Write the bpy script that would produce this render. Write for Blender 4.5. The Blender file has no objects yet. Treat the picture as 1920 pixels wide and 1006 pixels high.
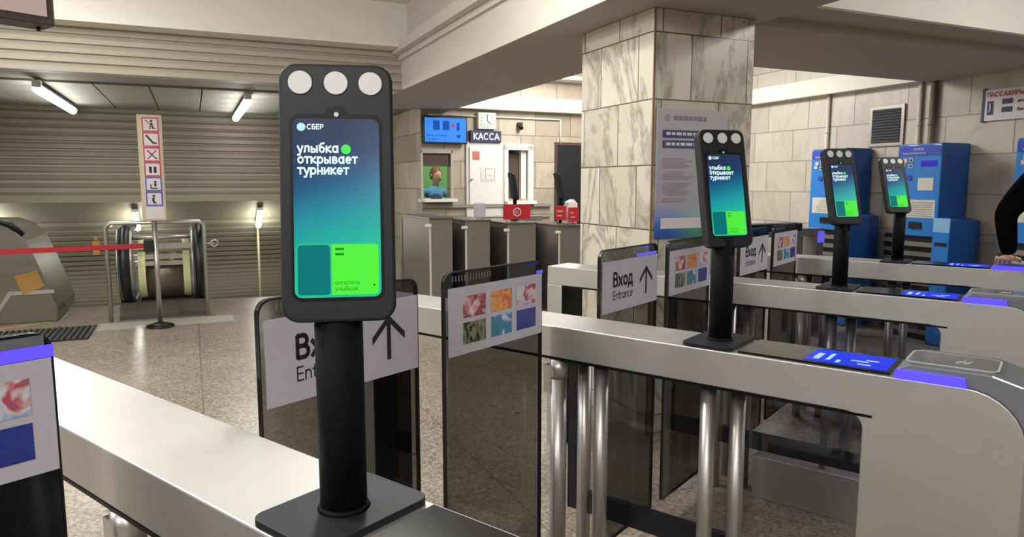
import bpy, bmesh, math, random
from mathutils import Vector, Matrix
random.seed(7)
PI = math.pi
SC = bpy.context.scene
COL = SC.collection
YT = math.radians(38.08)      # heading of the turnstile rails
YH = math.radians(65.71)      # heading of the hall
AT = PI - YT
AH = PI - YH
HCAM = 1.45

# ------------------------------------------------------------ frames
# "T" frame: local x runs along the turnstiles, -y runs across the lanes
# "H" frame: local x runs along the hall, -y runs across the hall
def W(ang, a, b, z):
    c, s = math.cos(ang), math.sin(ang)
    return Vector((c*a + s*b, s*a - c*b, z))
def T(u, v, z=0): return W(AT, u, v, z)
def Hh(a, b, z=0): return W(AH, a, b, z)

# ------------------------------------------------------------ materials
def lin(h):
    h = h.lstrip('#')
    o = []
    for i in (0, 2, 4):
        c = int(h[i:i+2], 16)/255
        o.append(c/12.92 if c <= .04045 else ((c+.055)/1.055)**2.4)
    return (*o, 1)
def newmat(name):
    m = bpy.data.materials.new(name); m.use_nodes = True
    nt = m.node_tree
    return m, nt, nt.nodes['Principled BSDF']
def N(nt, t, **kw):
    n = nt.nodes.new(t)
    for k, v in kw.items():
        if k in n.inputs: n.inputs[k].default_value = v
        else: setattr(n, k, v)
    return n
def mat(name, col, rough=.5, metal=0, spec=.5, var=0.06, scale=30, coat=0, stretch=None, bump=0):
    """plain material with slight procedural variation"""
    m, nt, b = newmat(name)
    L = nt.links.new
    b.inputs['Roughness'].default_value = rough
    b.inputs['Metallic'].default_value = metal
    b.inputs['Specular IOR Level'].default_value = spec
    b.inputs['Coat Weight'].default_value = coat
    tc = N(nt, 'ShaderNodeTexCoord'); mp = N(nt, 'ShaderNodeMapping')
    if stretch: mp.inputs['Scale'].default_value = stretch
    L(tc.outputs['Object'], mp.inputs['Vector'])
    nz = N(nt, 'ShaderNodeTexNoise', Scale=scale, Detail=4.0)
    L(mp.outputs[0], nz.inputs['Vector'])
    mx = N(nt, 'ShaderNodeMix', data_type='RGBA')
    c = lin(col)
    mx.inputs[6].default_value = tuple(x*(1-var) for x in c[:3])+(1,)
    mx.inputs[7].default_value = tuple(min(1, x*(1+var)) for x in c[:3])+(1,)
    L(nz.outputs['Fac'], mx.inputs[0]); L(mx.outputs[2], b.inputs['Base Color'])
    if bump:
        bp = N(nt, 'ShaderNodeBump', Strength=bump, Distance=.002)
        L(nz.outputs['Fac'], bp.inputs['Height']); L(bp.outputs[0], b.inputs['Normal'])
    return m
def emit(name, col, strength=1.0, rough=.3):
    m, nt, b = newmat(name)
    b.inputs['Base Color'].default_value = tuple(x*.25 for x in lin(col)[:3])+(1,)
    b.inputs['Emission Color'].default_value = lin(col)
    b.inputs['Emission Strength'].default_value = strength*.55; b.inputs['Specular IOR Level'].default_value = .08
    b.inputs['Roughness'].default_value = rough
    return m
def ramp(nt, stops):
    r = nt.nodes.new('ShaderNodeValToRGB')
    e = r.color_ramp.elements
    while len(e) < len(stops): e.new(.5)
    for k, (p, c) in enumerate(stops):
        e[k].position = p; e[k].color = lin(c) if isinstance(c, str) else c
    return r

def stone(name, c1, c2, joint, vein, bw, bh, vscale=2.0, veinw=.55, rough=.35, off=.5, mortar=.006, zoff=0, xoff=0, flip=False):
    """stone slabs with joints; x+y runs along any vertical face of the wall"""
    m, nt, b = newmat(name); L = nt.links.new
    tc = N(nt, 'ShaderNodeTexCoord'); sp = N(nt, 'ShaderNodeSeparateXYZ'); L(tc.outputs['Object'], sp.inputs[0])
    ad = N(nt, 'ShaderNodeMath', operation='ADD'); L(sp.outputs['X'], ad.inputs[0]); L(sp.outputs['Y'], ad.inputs[1])
    ad2 = N(nt, 'ShaderNodeMath', operation='ADD'); L(ad.outputs[0], ad2.inputs[0]); ad2.inputs[1].default_value = 20+xoff
    az = N(nt, 'ShaderNodeMath', operation='ADD'); L(sp.outputs['Z'], az.inputs[0]); az.inputs[1].default_value = 5+zoff
    cb = N(nt, 'ShaderNodeCombineXYZ'); L(ad2.outputs[0], cb.inputs[0]); L(az.outputs[0], cb.inputs[1])
    br = N(nt, 'ShaderNodeTexBrick', Scale=1.0, offset=off)
    br.inputs['Mortar Size'].default_value = mortar; br.inputs['Brick Width'].default_value = bw; br.inputs['Row Height'].default_value = bh
    br.inputs['Color1'].default_value = (0, 0, 0, 1); br.inputs['Color2'].default_value = (1, 1, 1, 1); br.inputs['Mortar'].default_value = (.5, .5, .5, 1)
    br.inputs['Mortar Smooth'].default_value = .2
    L(cb.outputs[0], br.inputs['Vector'])
    # per slab shift of the vein pattern
    sep = N(nt, 'ShaderNodeSeparateColor'); L(br.outputs['Color'], sep.inputs[0])
    sh = N(nt, 'ShaderNodeVectorMath', operation='MULTIPLY_ADD')
    cc = N(nt, 'ShaderNodeCombineXYZ'); L(sep.outputs[0], cc.inputs[0]); L(sep.outputs[0], cc.inputs[1]); L(sep.outputs[0], cc.inputs[2])
    L(cc.outputs[0], sh.inputs[0]); sh.inputs[1].default_value = (7.3, 3.1, 5.7); L(tc.outputs['Object'], sh.inputs[2])
    nz = N(nt, 'ShaderNodeTexNoise', Scale=vscale, Detail=7.0, Roughness=.62, Distortion=1.1); 
    rt = N(nt, 'ShaderNodeMapping'); rt.inputs['Rotation'].default_value = (.5, .6, .3); rt.inputs['Scale'].default_value = (1, 1, .45)
    L(sh.outputs[0], rt.inputs['Vector']); L(rt.outputs[0], nz.inputs['Vector'])
    # veins = narrow band of the noise
    v = N(nt, 'ShaderNodeMath', operation='SUBTRACT'); L(nz.outputs['Fac'], v.inputs[0]); v.inputs[1].default_value = .52
    va = N(nt, 'ShaderNodeMath', operation='ABSOLUTE'); L(v.outputs[0], va.inputs[0])
    mr = N(nt, 'ShaderNodeMapRange'); mr.inputs['From Min'].default_value = 0; mr.inputs['From Max'].default_value = .055
    mr.inputs['To Min'].default_value = veinw; mr.inputs['To Max'].default_value = 0; L(va.outputs[0], mr.inputs['Value'])
    n2 = N(nt, 'ShaderNodeTexNoise', Scale=vscale*6, Detail=5.0); L(sh.outputs[0], n2.inputs['Vector'])
    mul = N(nt, 'ShaderNodeMath', operation='MULTIPLY'); L(mr.outputs[0], mul.inputs[0]); L(n2.outputs['Fac'], mul.inputs[1])
    mul2 = N(nt, 'ShaderNodeMath', operation='MULTIPLY'); L(mul.outputs[0], mul2.inputs[0]); mul2.inputs[1].default_value = 1.7
    base = N(nt, 'ShaderNodeMix', data_type='RGBA'); base.inputs[6].default_value = lin(c1); base.inputs[7].default_value = lin(c2)
    bl = N(nt, 'ShaderNodeMath', operation='ADD'); L(sep.outputs[0], bl.inputs[0]); 
    n3 = N(nt, 'ShaderNodeTexNoise', Scale=vscale*1.3, Detail=4.0); L(sh.outputs[0], n3.inputs['Vector'])
    s3 = N(nt, 'ShaderNodeMath', operation='SUBTRACT'); L(n3.outputs['Fac'], s3.inputs[0]); s3.inputs[1].default_value = .52
    L(s3.outputs[0], bl.inputs[1]); L(bl.outputs[0], base.inputs[0])
    mv = N(nt, 'ShaderNodeMix', data_type='RGBA'); L(mul2.outputs[0], mv.inputs[0]); L(base.outputs[2], mv.inputs[6]); mv.inputs[7].default_value = lin(vein)
    mj = N(nt, 'ShaderNodeMix', data_type='RGBA'); L(br.outputs['Fac'], mj.inputs[0]); L(mv.outputs[2], mj.inputs[6]); mj.inputs[7].default_value = lin(joint)
    L(mj.outputs[2], b.inputs['Base Color'])
    b.inputs['Roughness'].default_value = rough
    return m

def terrazzo():
    m, nt, b = newmat('terrazzo floor'); L = nt.links.new
    tc = N(nt, 'ShaderNodeTexCoord')
    vo = N(nt, 'ShaderNodeTexVoronoi', Scale=75.0); L(tc.outputs['Object'], vo.inputs['Vector'])
    sp = N(nt, 'ShaderNodeSeparateColor'); L(vo.outputs['Color'], sp.inputs[0])
    r = ramp(nt, [(0, '#41392f'), (.25, '#75695b'), (.5, '#948878'), (.8, '#b9b0a1'), (1, '#8e6a55')]); L(sp.outputs[0], r.inputs[0])
    nz = N(nt, 'ShaderNodeTexNoise', Scale=.9, Detail=5.0); L(tc.outputs['Object'], nz.inputs['Vector'])
    r2 = ramp(nt, [(.3, '#7b7063'), (.5, '#8c8376'), (.7, '#9f998d')]); L(nz.outputs['Fac'], r2.inputs[0])
    mx = N(nt, 'ShaderNodeMix', data_type='RGBA'); mx.inputs[0].default_value = .45; L(r.outputs[0], mx.inputs[6]); L(r2.outputs[0], mx.inputs[7])
    sx = N(nt, 'ShaderNodeTexBrick', Scale=1.0, offset=0.0); sx.inputs['Mortar Size'].default_value = .003; sx.inputs['Brick Width'].default_value = 1.3; sx.inputs['Row Height'].default_value = 1.3
    L(tc.outputs['Object'], sx.inputs['Vector'])
    mj = N(nt, 'ShaderNodeMix', data_type='RGBA'); L(sx.outputs['Fac'], mj.inputs[0]); L(mx.outputs[2], mj.inputs[6]); mj.inputs[7].default_value = lin('#5f564c')
    L(mj.outputs[2], b.inputs['Base Color'])
    n4 = N(nt, 'ShaderNodeTexNoise', Scale=3.0, Detail=4.0); L(tc.outputs['Object'], n4.inputs['Vector'])
    mr = N(nt, 'ShaderNodeMapRange'); mr.inputs['To Min'].default_value = .2; mr.inputs['To Max'].default_value = .42; L(n4.outputs['Fac'], mr.inputs['Value']); L(mr.outputs[0], b.inputs['Roughness'])
    return m

def brushed(name, col='#b3b0aa', rough=.33, var=.05, stretch=(1, 60, 60), blotch=0.0):
    m, nt, b = newmat(name); L = nt.links.new
    b.inputs['Metallic'].default_value = .82; b.inputs['Base Color'].default_value = lin(col)
    tc = N(nt, 'ShaderNodeTexCoord'); mp = N(nt, 'ShaderNodeMapping'); mp.inputs['Scale'].default_value = stretch; L(tc.outputs['Object'], mp.inputs[0])
    nz = N(nt, 'ShaderNodeTexNoise', Scale=8.0, Detail=3.0); L(mp.outputs[0], nz.inputs['Vector'])
    n2 = N(nt, 'ShaderNodeTexNoise', Scale=6.0, Detail=4.0); L(tc.outputs['Object'], n2.inputs['Vector'])
    ad = N(nt, 'ShaderNodeMath', operation='ADD'); L(nz.outputs['Fac'], ad.inputs[0]); L(n2.outputs['Fac'], ad.inputs[1])
    mr = N(nt, 'ShaderNodeMapRange'); mr.inputs['From Max'].default_value = 2; mr.inputs['To Min'].default_value = rough-.12; mr.inputs['To Max'].default_value = rough+.12
    L(ad.outputs[0], mr.inputs['Value']); L(mr.outputs[0], b.inputs['Roughness'])
    c = lin(col); mx = N(nt, 'ShaderNodeMix', data_type='RGBA'); mx.inputs[6].default_value = tuple(x*(1-var*1.6) for x in c[:3])+(1,); mx.inputs[7].default_value = tuple(min(1, x*(1+var*1.6)) for x in c[:3])+(1,)
    hf = N(nt, 'ShaderNodeMath', operation='MULTIPLY'); L(ad.outputs[0], hf.inputs[0]); hf.inputs[1].default_value = .52
    L(hf.outputs[0], mx.inputs[0]); L(mx.outputs[2], b.inputs['Base Color'])
    return m

def glass(name, tint, gloss=.09, rough=.03):
    m = bpy.data.materials.new(name); m.use_nodes = True; nt = m.node_tree; L = nt.links.new
    nt.nodes.clear()
    out = N(nt, 'ShaderNodeOutputMaterial'); tr = N(nt, 'ShaderNodeBsdfTransparent'); gl = N(nt, 'ShaderNodeBsdfGlossy', Roughness=rough)
    nz = N(nt, 'ShaderNodeTexNoise', Scale=4.0); rr = ramp(nt, [(0, tuple(x*.92 for x in lin(tint)[:3])+(1,)), (1, lin(tint))]); L(nz.outputs['Fac'], rr.inputs[0]); L(rr.outputs[0], tr.inputs['Color'])
    fr = N(nt, 'ShaderNodeLayerWeight', Blend=.5); pw_ = N(nt, 'ShaderNodeMath', operation='POWER'); L(fr.outputs['Facing'], pw_.inputs[0]); pw_.inputs[1].default_value = 5.0
    ad = N(nt, 'ShaderNodeMath', operation='MULTIPLY_ADD'); L(pw_.outputs[0], ad.inputs[0]); ad.inputs[1].default_value = .85; ad.inputs[2].default_value = .03
    mx = N(nt, 'ShaderNodeMixShader'); L(ad.outputs[0], mx.inputs[0]); L(tr.outputs[0], mx.inputs[1]); L(gl.outputs[0], mx.inputs[2]); L(mx.outputs[0], out.inputs[0])
    return m

def screen_mat():
    """picture shown by the face terminals: navy fading to teal, top to bottom"""
    m, nt, b = newmat('terminal picture'); L = nt.links.new
    tc = N(nt, 'ShaderNodeTexCoord'); sp = N(nt, 'ShaderNodeSeparateXYZ'); L(tc.outputs['Object'], sp.inputs[0])
    # z in -.134 .. .095 ; x in -.055 .. .055
    a = N(nt, 'ShaderNodeMath', operation='MULTIPLY_ADD'); L(sp.outputs['X'], a.inputs[0]); a.inputs[1].default_value = -.28; L(sp.outputs['Z'], a.inputs[2])
    mr = N(nt, 'ShaderNodeMapRange'); mr.inputs['From Min'].default_value = .095; mr.inputs['From Max'].default_value = -.085; L(a.outputs[0], mr.inputs['Value'])
    r = ramp(nt, [(0, '#1c2c4c'), (.28, '#0f3660'), (.45, '#005a84'), (.70, '#0098a2'), (1, '#00c49c')]); L(mr.outputs[0], r.inputs[0])
    L(r.outputs[0], b.inputs['Emission Color']); b.inputs['Emission Strength'].default_value = .52
    b.inputs['Base Color'].default_value = (.015, .015, .02, 1); b.inputs['Roughness'].default_value = .22
    b.inputs['Specular IOR Level'].default_value = .15
    return m
def picture_mat(name, cols, scale=9):
    m, nt, b = newmat(name); L = nt.links.new
    tc = N(nt, 'ShaderNodeTexCoord'); nz = N(nt, 'ShaderNodeTexNoise', Scale=scale*6, Detail=2.0, Distortion=1.5); L(tc.outputs['Object'], nz.inputs['Vector'])
    r = ramp(nt, [(.28+.44*k/(len(cols)-1), c) for k, c in enumerate(cols)]); L(nz.outputs['Fac'], r.inputs[0])
    L(r.outputs[0], b.inputs['Base Color']); b.inputs['Roughness'].default_value = .35
    return m
def poster_mat():
    m, nt, b = newmat('poster print'); L = nt.links.new
    tc = N(nt, 'ShaderNodeTexCoord'); sp = N(nt, 'ShaderNodeSeparateXYZ'); L(tc.outputs['Object'], sp.inputs[0])
    mr = N(nt, 'ShaderNodeMapRange'); mr.inputs['From Min'].default_value = 0; mr.inputs['From Max'].default_value = .75; L(sp.outputs['Z'], mr.inputs['Value'])
    r = ramp(nt, [(0, '#2c4f9a'), (.1, '#3c64b0'), (.17, '#7c8cc4'), (.26, '#a29cab'), (1, '#aba7ad')]); L(mr.outputs[0], r.inputs[0])
    r2 = ramp(nt, [(0, '#3f8f5a'), (.1, '#57a06d'), (.17, '#8dbba9'), (.26, '#a5a3a8'), (1, '#aba7ad')]); L(mr.outputs[0], r2.inputs[0])
    mx = N(nt, 'ShaderNodeMix', data_type='RGBA'); m2 = N(nt, 'ShaderNodeMapRange'); m2.inputs['From Min'].default_value = -.1; m2.inputs['From Max'].default_value = -.35; L(sp.outputs['Y'], m2.inputs['Value'])
    L(m2.outputs[0], mx.inputs[0]); L(r.outputs[0], mx.inputs[6]); L(r2.outputs[0], mx.inputs[7]); L(mx.outputs[2], b.inputs['Base Color'])
    b.inputs['Roughness'].default_value = .4
    return m

M = {}
M['floor'] = terrazzo()
M['steel'] = brushed('brushed stainless steel', '#bab9b7', .48)
M['steel_v'] = brushed('polished steel tube', '#b5b2b0', .36, stretch=(60, 60, 1))
M['steel_dull'] = brushed('dull grey steel', '#918b86', .45)
M['black'] = mat('black plastic', '#0b0c10', .42)
M['pole'] = mat('black powder coated tube', '#080a10', .7, var=.15, spec=.15)
M['head'] = mat('dark grey terminal housing', '#1b1e23', .5, var=.08, scale=200, spec=.3)
M['blackglass'] = mat('black display glass', '#04050a', .2, spec=.35)
M['blackpaint'] = mat('black painted panel', '#06070b', .45, spec=.2)
M['navybar'] = mat('dark navy profile', '#0a0b18', .3)
M['lens'] = mat('frosted white lens', '#d4d4d6', .5, var=.08, scale=400)
M['screen'] = screen_mat()
M['txt_white'] = emit('white screen lettering', '#d8f6f6', 1.0)
M['logo_blue'] = emit('pale blue screen emblem', '#a8e4ff', 1.0)
M['green'] = emit('bright green tile', '#4fe23c', .95)
M['green_frame'] = emit('green tile outline', '#2fc08a', .8)
M['green_dark'] = emit('dark green lettering', '#22a32a', .6)
M['teal'] = emit('dark teal tile', '#006f70', .9)
M['greenball'] = emit('green ball', '#46dd55', 1.0)
M['led'] = emit('blue light strip', '#4236ff', 2.6)
M['ledsoft'] = emit('soft violet light strip', '#6a63e8', .8)
M['bluetext'] = emit('blue display glow', '#1a2fe0', .9)
M['bluetext2'] = emit('pale display icon', '#9fc8ff', 1.0)
M['wingglass'] = glass('tinted gate glass', '#b3b3b1', .2)
M['darkglass'] = glass('smoked infill glass', '#ececf0', .1)
M['wingblack'] = mat('smoked black glass', '#07090c', .12)
M['sign'] = mat('pale lilac sign film', '#bdbac8', .45, var=.02)
M['ink'] = mat('black ink', '#15161c', .6)
M['edge'] = mat('dark glass edge', '#111214', .3)
M['capgrey'] = mat('grey reader housing', '#6d6f75', .3, coat=.4)
M['capline'] = mat('pale reader outline', '#b9bbbe', .3)
M['white'] = mat('white painted plaster', '#dcdacf', .75, var=.03, scale=3)
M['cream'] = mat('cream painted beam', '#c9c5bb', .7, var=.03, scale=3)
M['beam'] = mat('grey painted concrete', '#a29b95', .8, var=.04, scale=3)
M['slat'] = mat('beige corrugated sheet', '#918b76', .6, var=.08, scale=5)
M['slat2'] = mat('dun duct and shade-darkened sheet', '#72695d', .6, var=.08, scale=5)  # on the bulkhead: the beige sheet darkened, its shade put into the colour
M['tunnel'] = mat('grey tunnel slab', '#7f7c75', .8, var=.12, scale=2)
M['marble'] = stone('veined marble cladding', '#b8b1a0', '#d2ccbe', '#544c40', '#7a7568', .40, .36, 2.6, .75, .3, mortar=.004, zoff=-.07, xoff=.1)
M['walltile'] = stone('speckled stone wall', '#aba396', '#c0b9ac', '#857d71', '#8b8377', .62, .36, 1.7, .3, .4, off=.35, mortar=.006, zoff=.13)
M['walltile2'] = stone('tan stone wall', '#9d907f', '#b9ad9b', '#776d60', '#85796a', .55, .36, 1.6, .3, .45, off=.4, mortar=.006, zoff=.1)
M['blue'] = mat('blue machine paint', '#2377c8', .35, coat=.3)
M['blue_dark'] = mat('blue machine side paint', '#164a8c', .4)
M['blue_band'] = mat('royal blue header', '#2346b4', .4)
M['paper'] = mat('off white paper', '#c4c2b8', .6)
M['paperline'] = mat('grey print', '#8d8c8a', .6)
M['red'] = mat('red board', '#b8202c', .45)
M['belt'] = mat('red barrier webbing', '#a81e2a', .7, scale=300)
M['whitepaint'] = mat('white enamel', '#dddcd6', .4)
M['navy'] = mat('navy sign board', '#1a2050', .4)
M['brown'] = mat('brown blind', '#4b3a30', .7)
M['dark'] = mat('dark doorway leaf', '#17171b', .5)
M['monitor'] = emit('bright blue monitor picture', '#3f8cf0', .9)
M['monitor_dark'] = emit('dark blue monitor tile', '#1c56b8', .7)
M['monitor_red'] = emit('red monitor mark', '#d0405a', .8)
M['tube'] = emit('white lamp tube', '#fdfff2', 9)
M['ceilinglamp'] = emit('white lamp diffuser', '#fff7e6', 2.0)
M['clock'] = mat('grey clock face', '#b9bdb6', .5)
M['yellow'] = mat('pale yellow band', '#d6d8a6', .5)
M['yellowline'] = mat('yellow safety paint', '#c9a93a', .5)
M['orange'] = mat('orange marker plate', '#a37c3c', .5)
M['rubber'] = mat('black rubber handrail', '#14161a', .4)
M['drum'] = mat('brown steel skirt', '#6f665e', .35, metal=.6)
M['skin'] = mat('skin', '#c99c86', .5, var=.05)
M['cloth_black'] = mat('black jacket cloth', '#050609', .95, scale=150, spec=.05)
M['cloth_blue'] = mat('blue vest cloth', '#1b3f86', .8)
M['cloth_white'] = mat('light blue shirt cloth', '#5f9fce', .8)
M['hair'] = mat('brown hair', '#6b4526', .7, scale=120)
M['hair_dark'] = mat('dark hair', '#17120f', .7, scale=120)
M['trousers'] = mat('dark trousers cloth', '#15171d', .85)
M['shoe'] = mat('black shoe leather', '#0a0a0a', .4)
M['booth'] = emit('self-glowing green booth wall', '#8fc982', .55)  # wall glows by itself, standing in for the light inside the booth
M['pink'] = mat('pinkish sign face', '#cdb5ad', .5)
M['frame_grey'] = mat('grey metal sign frame', '#56534f', .4, metal=.5)
M['beige_box'] = mat('beige painted post box', '#c3b496', .6)
M['pictogram'] = mat('white pictogram plate', '#cfc9cd', .5)
M['pictored'] = mat('red pictogram border', '#b04048', .5)
M['pictoblue'] = mat('blue pictogram border', '#4b56a0', .5)
M['grate'] = mat('dark steel grating', '#5c5b57', .4, metal=.6)
M['pitdark'] = mat('dark escalator pit', '#4a463f', .8)
M['poster'] = poster_mat()
M['eye'] = mat('eye white', '#e8e6e2', .3)
M['iris'] = mat('dark iris', '#1e1610', .2)
M['lip'] = mat('lip skin', '#a3604f', .5)
PIC = [picture_mat('card picture red scene', ['#d9d4dc', '#b8646c', '#7c3440', '#c0a6b0'], 3),
       picture_mat('card picture orange pattern', ['#c24a3a', '#d9774a', '#e0b060', '#b8402e'], 4),
       picture_mat('card picture pale winter', ['#8fa2c4', '#d0d4e2', '#c04850', '#5c74a4'], 3),
       picture_mat('card picture dark trees', ['#1c1e1a', '#3c4030', '#8a9078', '#15171a'], 3),
       picture_mat('card picture sea', ['#2c5ca4', '#3d8a8c', '#4c7ac0', '#e0e4ee'], 3),
       picture_mat('card picture navy card', ['#23307c', '#283688', '#2c3c94', '#24307a'], 2)]

# ------------------------------------------------------------ mesh builder
class MB:
    """collects shapes given as (a, b, z) in a frame; builds ONE mesh object"""
    def __init__(s): s.v = []; s.f = []; s.m = []; s.sm = []
    def add(s, vs, fs, mi=0, smooth=False):
        n = len(s.v); s.v += [tuple(x) for x in vs]
        for f in fs: s.f.append([n+i for i in f]); s.m.append(mi); s.sm.append(smooth)
        return s
    def box(s, a0, a1, b0, b1, z0, z1, mi=0):
        vs = [(a, b, z) for z in (z0, z1) for b in (b0, b1) for a in (a0, a1)]
        return s.add(vs, [(0, 1, 3, 2), (4, 5, 7, 6), (0, 1, 5, 4), (2, 3, 7, 6), (0, 2, 6, 4), (1, 3, 7, 5)], mi)
    def cyl(s, p0, p1, r, seg=20, mi=0, r1=None, cap=True):
        p0 = Vector(p0); p1 = Vector(p1); d = (p1-p0).normalized(); r1 = r if r1 is None else r1
        x = d.orthogonal().normalized(); y = d.cross(x)
        vs = []
        for p, rr in ((p0, r), (p1, r1)):
            for k in range(seg):
                t = 2*PI*k/seg; vs.append(p+x*math.cos(t)*rr+y*math.sin(t)*rr)
        s.add(vs, [(k, (k+1) % seg, seg+(k+1) % seg, seg+k) for k in range(seg)], mi, True)
        if cap: s.add(vs, [tuple(range(seg)), tuple(range(seg, 2*seg))], mi)
        return s
    def tube(s, pts, r, seg=12, mi=0):
        pts = [Vector(p) for p in pts]; vs = []; n = len(pts)
        up = None
        for i, p in enumerate(pts):
            d = (pts[min(i+1, n-1)]-pts[max(i-1, 0)]).normalized()
            if up is None: up = d.orthogonal().normalized()
            up = (up-d*up.dot(d)).normalized(); y = d.cross(up)
            rr = r[i] if isinstance(r, (list, tuple)) else r
            for k in range(seg):
                t = 2*PI*k/seg; vs.append(p+up*math.cos(t)*rr+y*math.sin(t)*rr)
        fs = [(i*seg+k, i*seg+(k+1) % seg, (i+1)*seg+(k+1) % seg, (i+1)*seg+k) for i in range(n-1) for k in range(seg)]
        s.add(vs, fs, mi, True); s.add(vs, [tuple(range(seg)), tuple(range((n-1)*seg, n*seg))], mi)
        return s
    def prism(s, pts, k0, k1, axis='b', mi=0, smooth=False):
        """2D outline extruded: axis 'b': pts are (a,z); 'a': (b,z); 'z': (a,b)"""
        def P(p, k): return {'b': (p[0], k, p[1]), 'a': (k, p[0], p[1]), 'z': (p[0], p[1], k)}[axis]
        n = len(pts); vs = [P(p, k0) for p in pts]+[P(p, k1) for p in pts]
        s.add(vs, [tuple(range(n)), tuple(range(n, 2*n))], mi)
        s.add(vs, [(i, (i+1) % n, n+(i+1) % n, n+i) for i in range(n)], mi, smooth)
        return s
    def quad(s, p, mi=0): return s.add(p, [tuple(range(len(p)))], mi)
    def text(s, txt, size, origin, ax, up, mi=0, bold=0, align='LEFT', off=None, xs=1.0):
        vs, fs = text_mesh(txt, size, bold)
        o = Vector(origin); ax = Vector(ax); up = Vector(up)
        return s.add([o+ax*v[0]*xs+up*v[1] for v in vs], fs, mi)
    def build(s, name, mats, parent=None, ang=None, loc=None, bevel=0, seg=2, raw=False):
        """frame (a,b,z) -> local (a,-b,z); ang/loc place a top-level mesh"""
        me = bpy.data.meshes.new(name)
        vs = s.v if raw else [(v[0], -v[1], v[2]) for v in s.v]
        me.from_pydata([tuple(v) for v in vs], [], s.f)
        if not isinstance(mats, (list, tuple)): mats = [mats]
        for m in mats: me.materials.append(m)
        for p, mi, sm in zip(me.polygons, s.m, s.sm): p.material_index = mi; p.use_smooth = sm
        bm = bmesh.new(); bm.from_mesh(me); bmesh.ops.remove_doubles(bm, verts=bm.verts, dist=1e-6)
        bmesh.ops.recalc_face_normals(bm, faces=bm.faces); bm.to_mesh(me); bm.free()
        o = bpy.data.objects.new(name, me); COL.objects.link(o)
        if parent: o.parent = parent
        if ang is not None: o.rotation_euler.z = ang
        if loc is not None: o.location = loc
        if bevel:
            md = o.modifiers.new('bevel', 'BEVEL'); md.width = bevel; md.segments = seg; md.limit_method = 'ANGLE'; md.angle_limit = math.radians(40)
            for p in me.polygons: p.use_smooth = p.use_smooth
        return o


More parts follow.
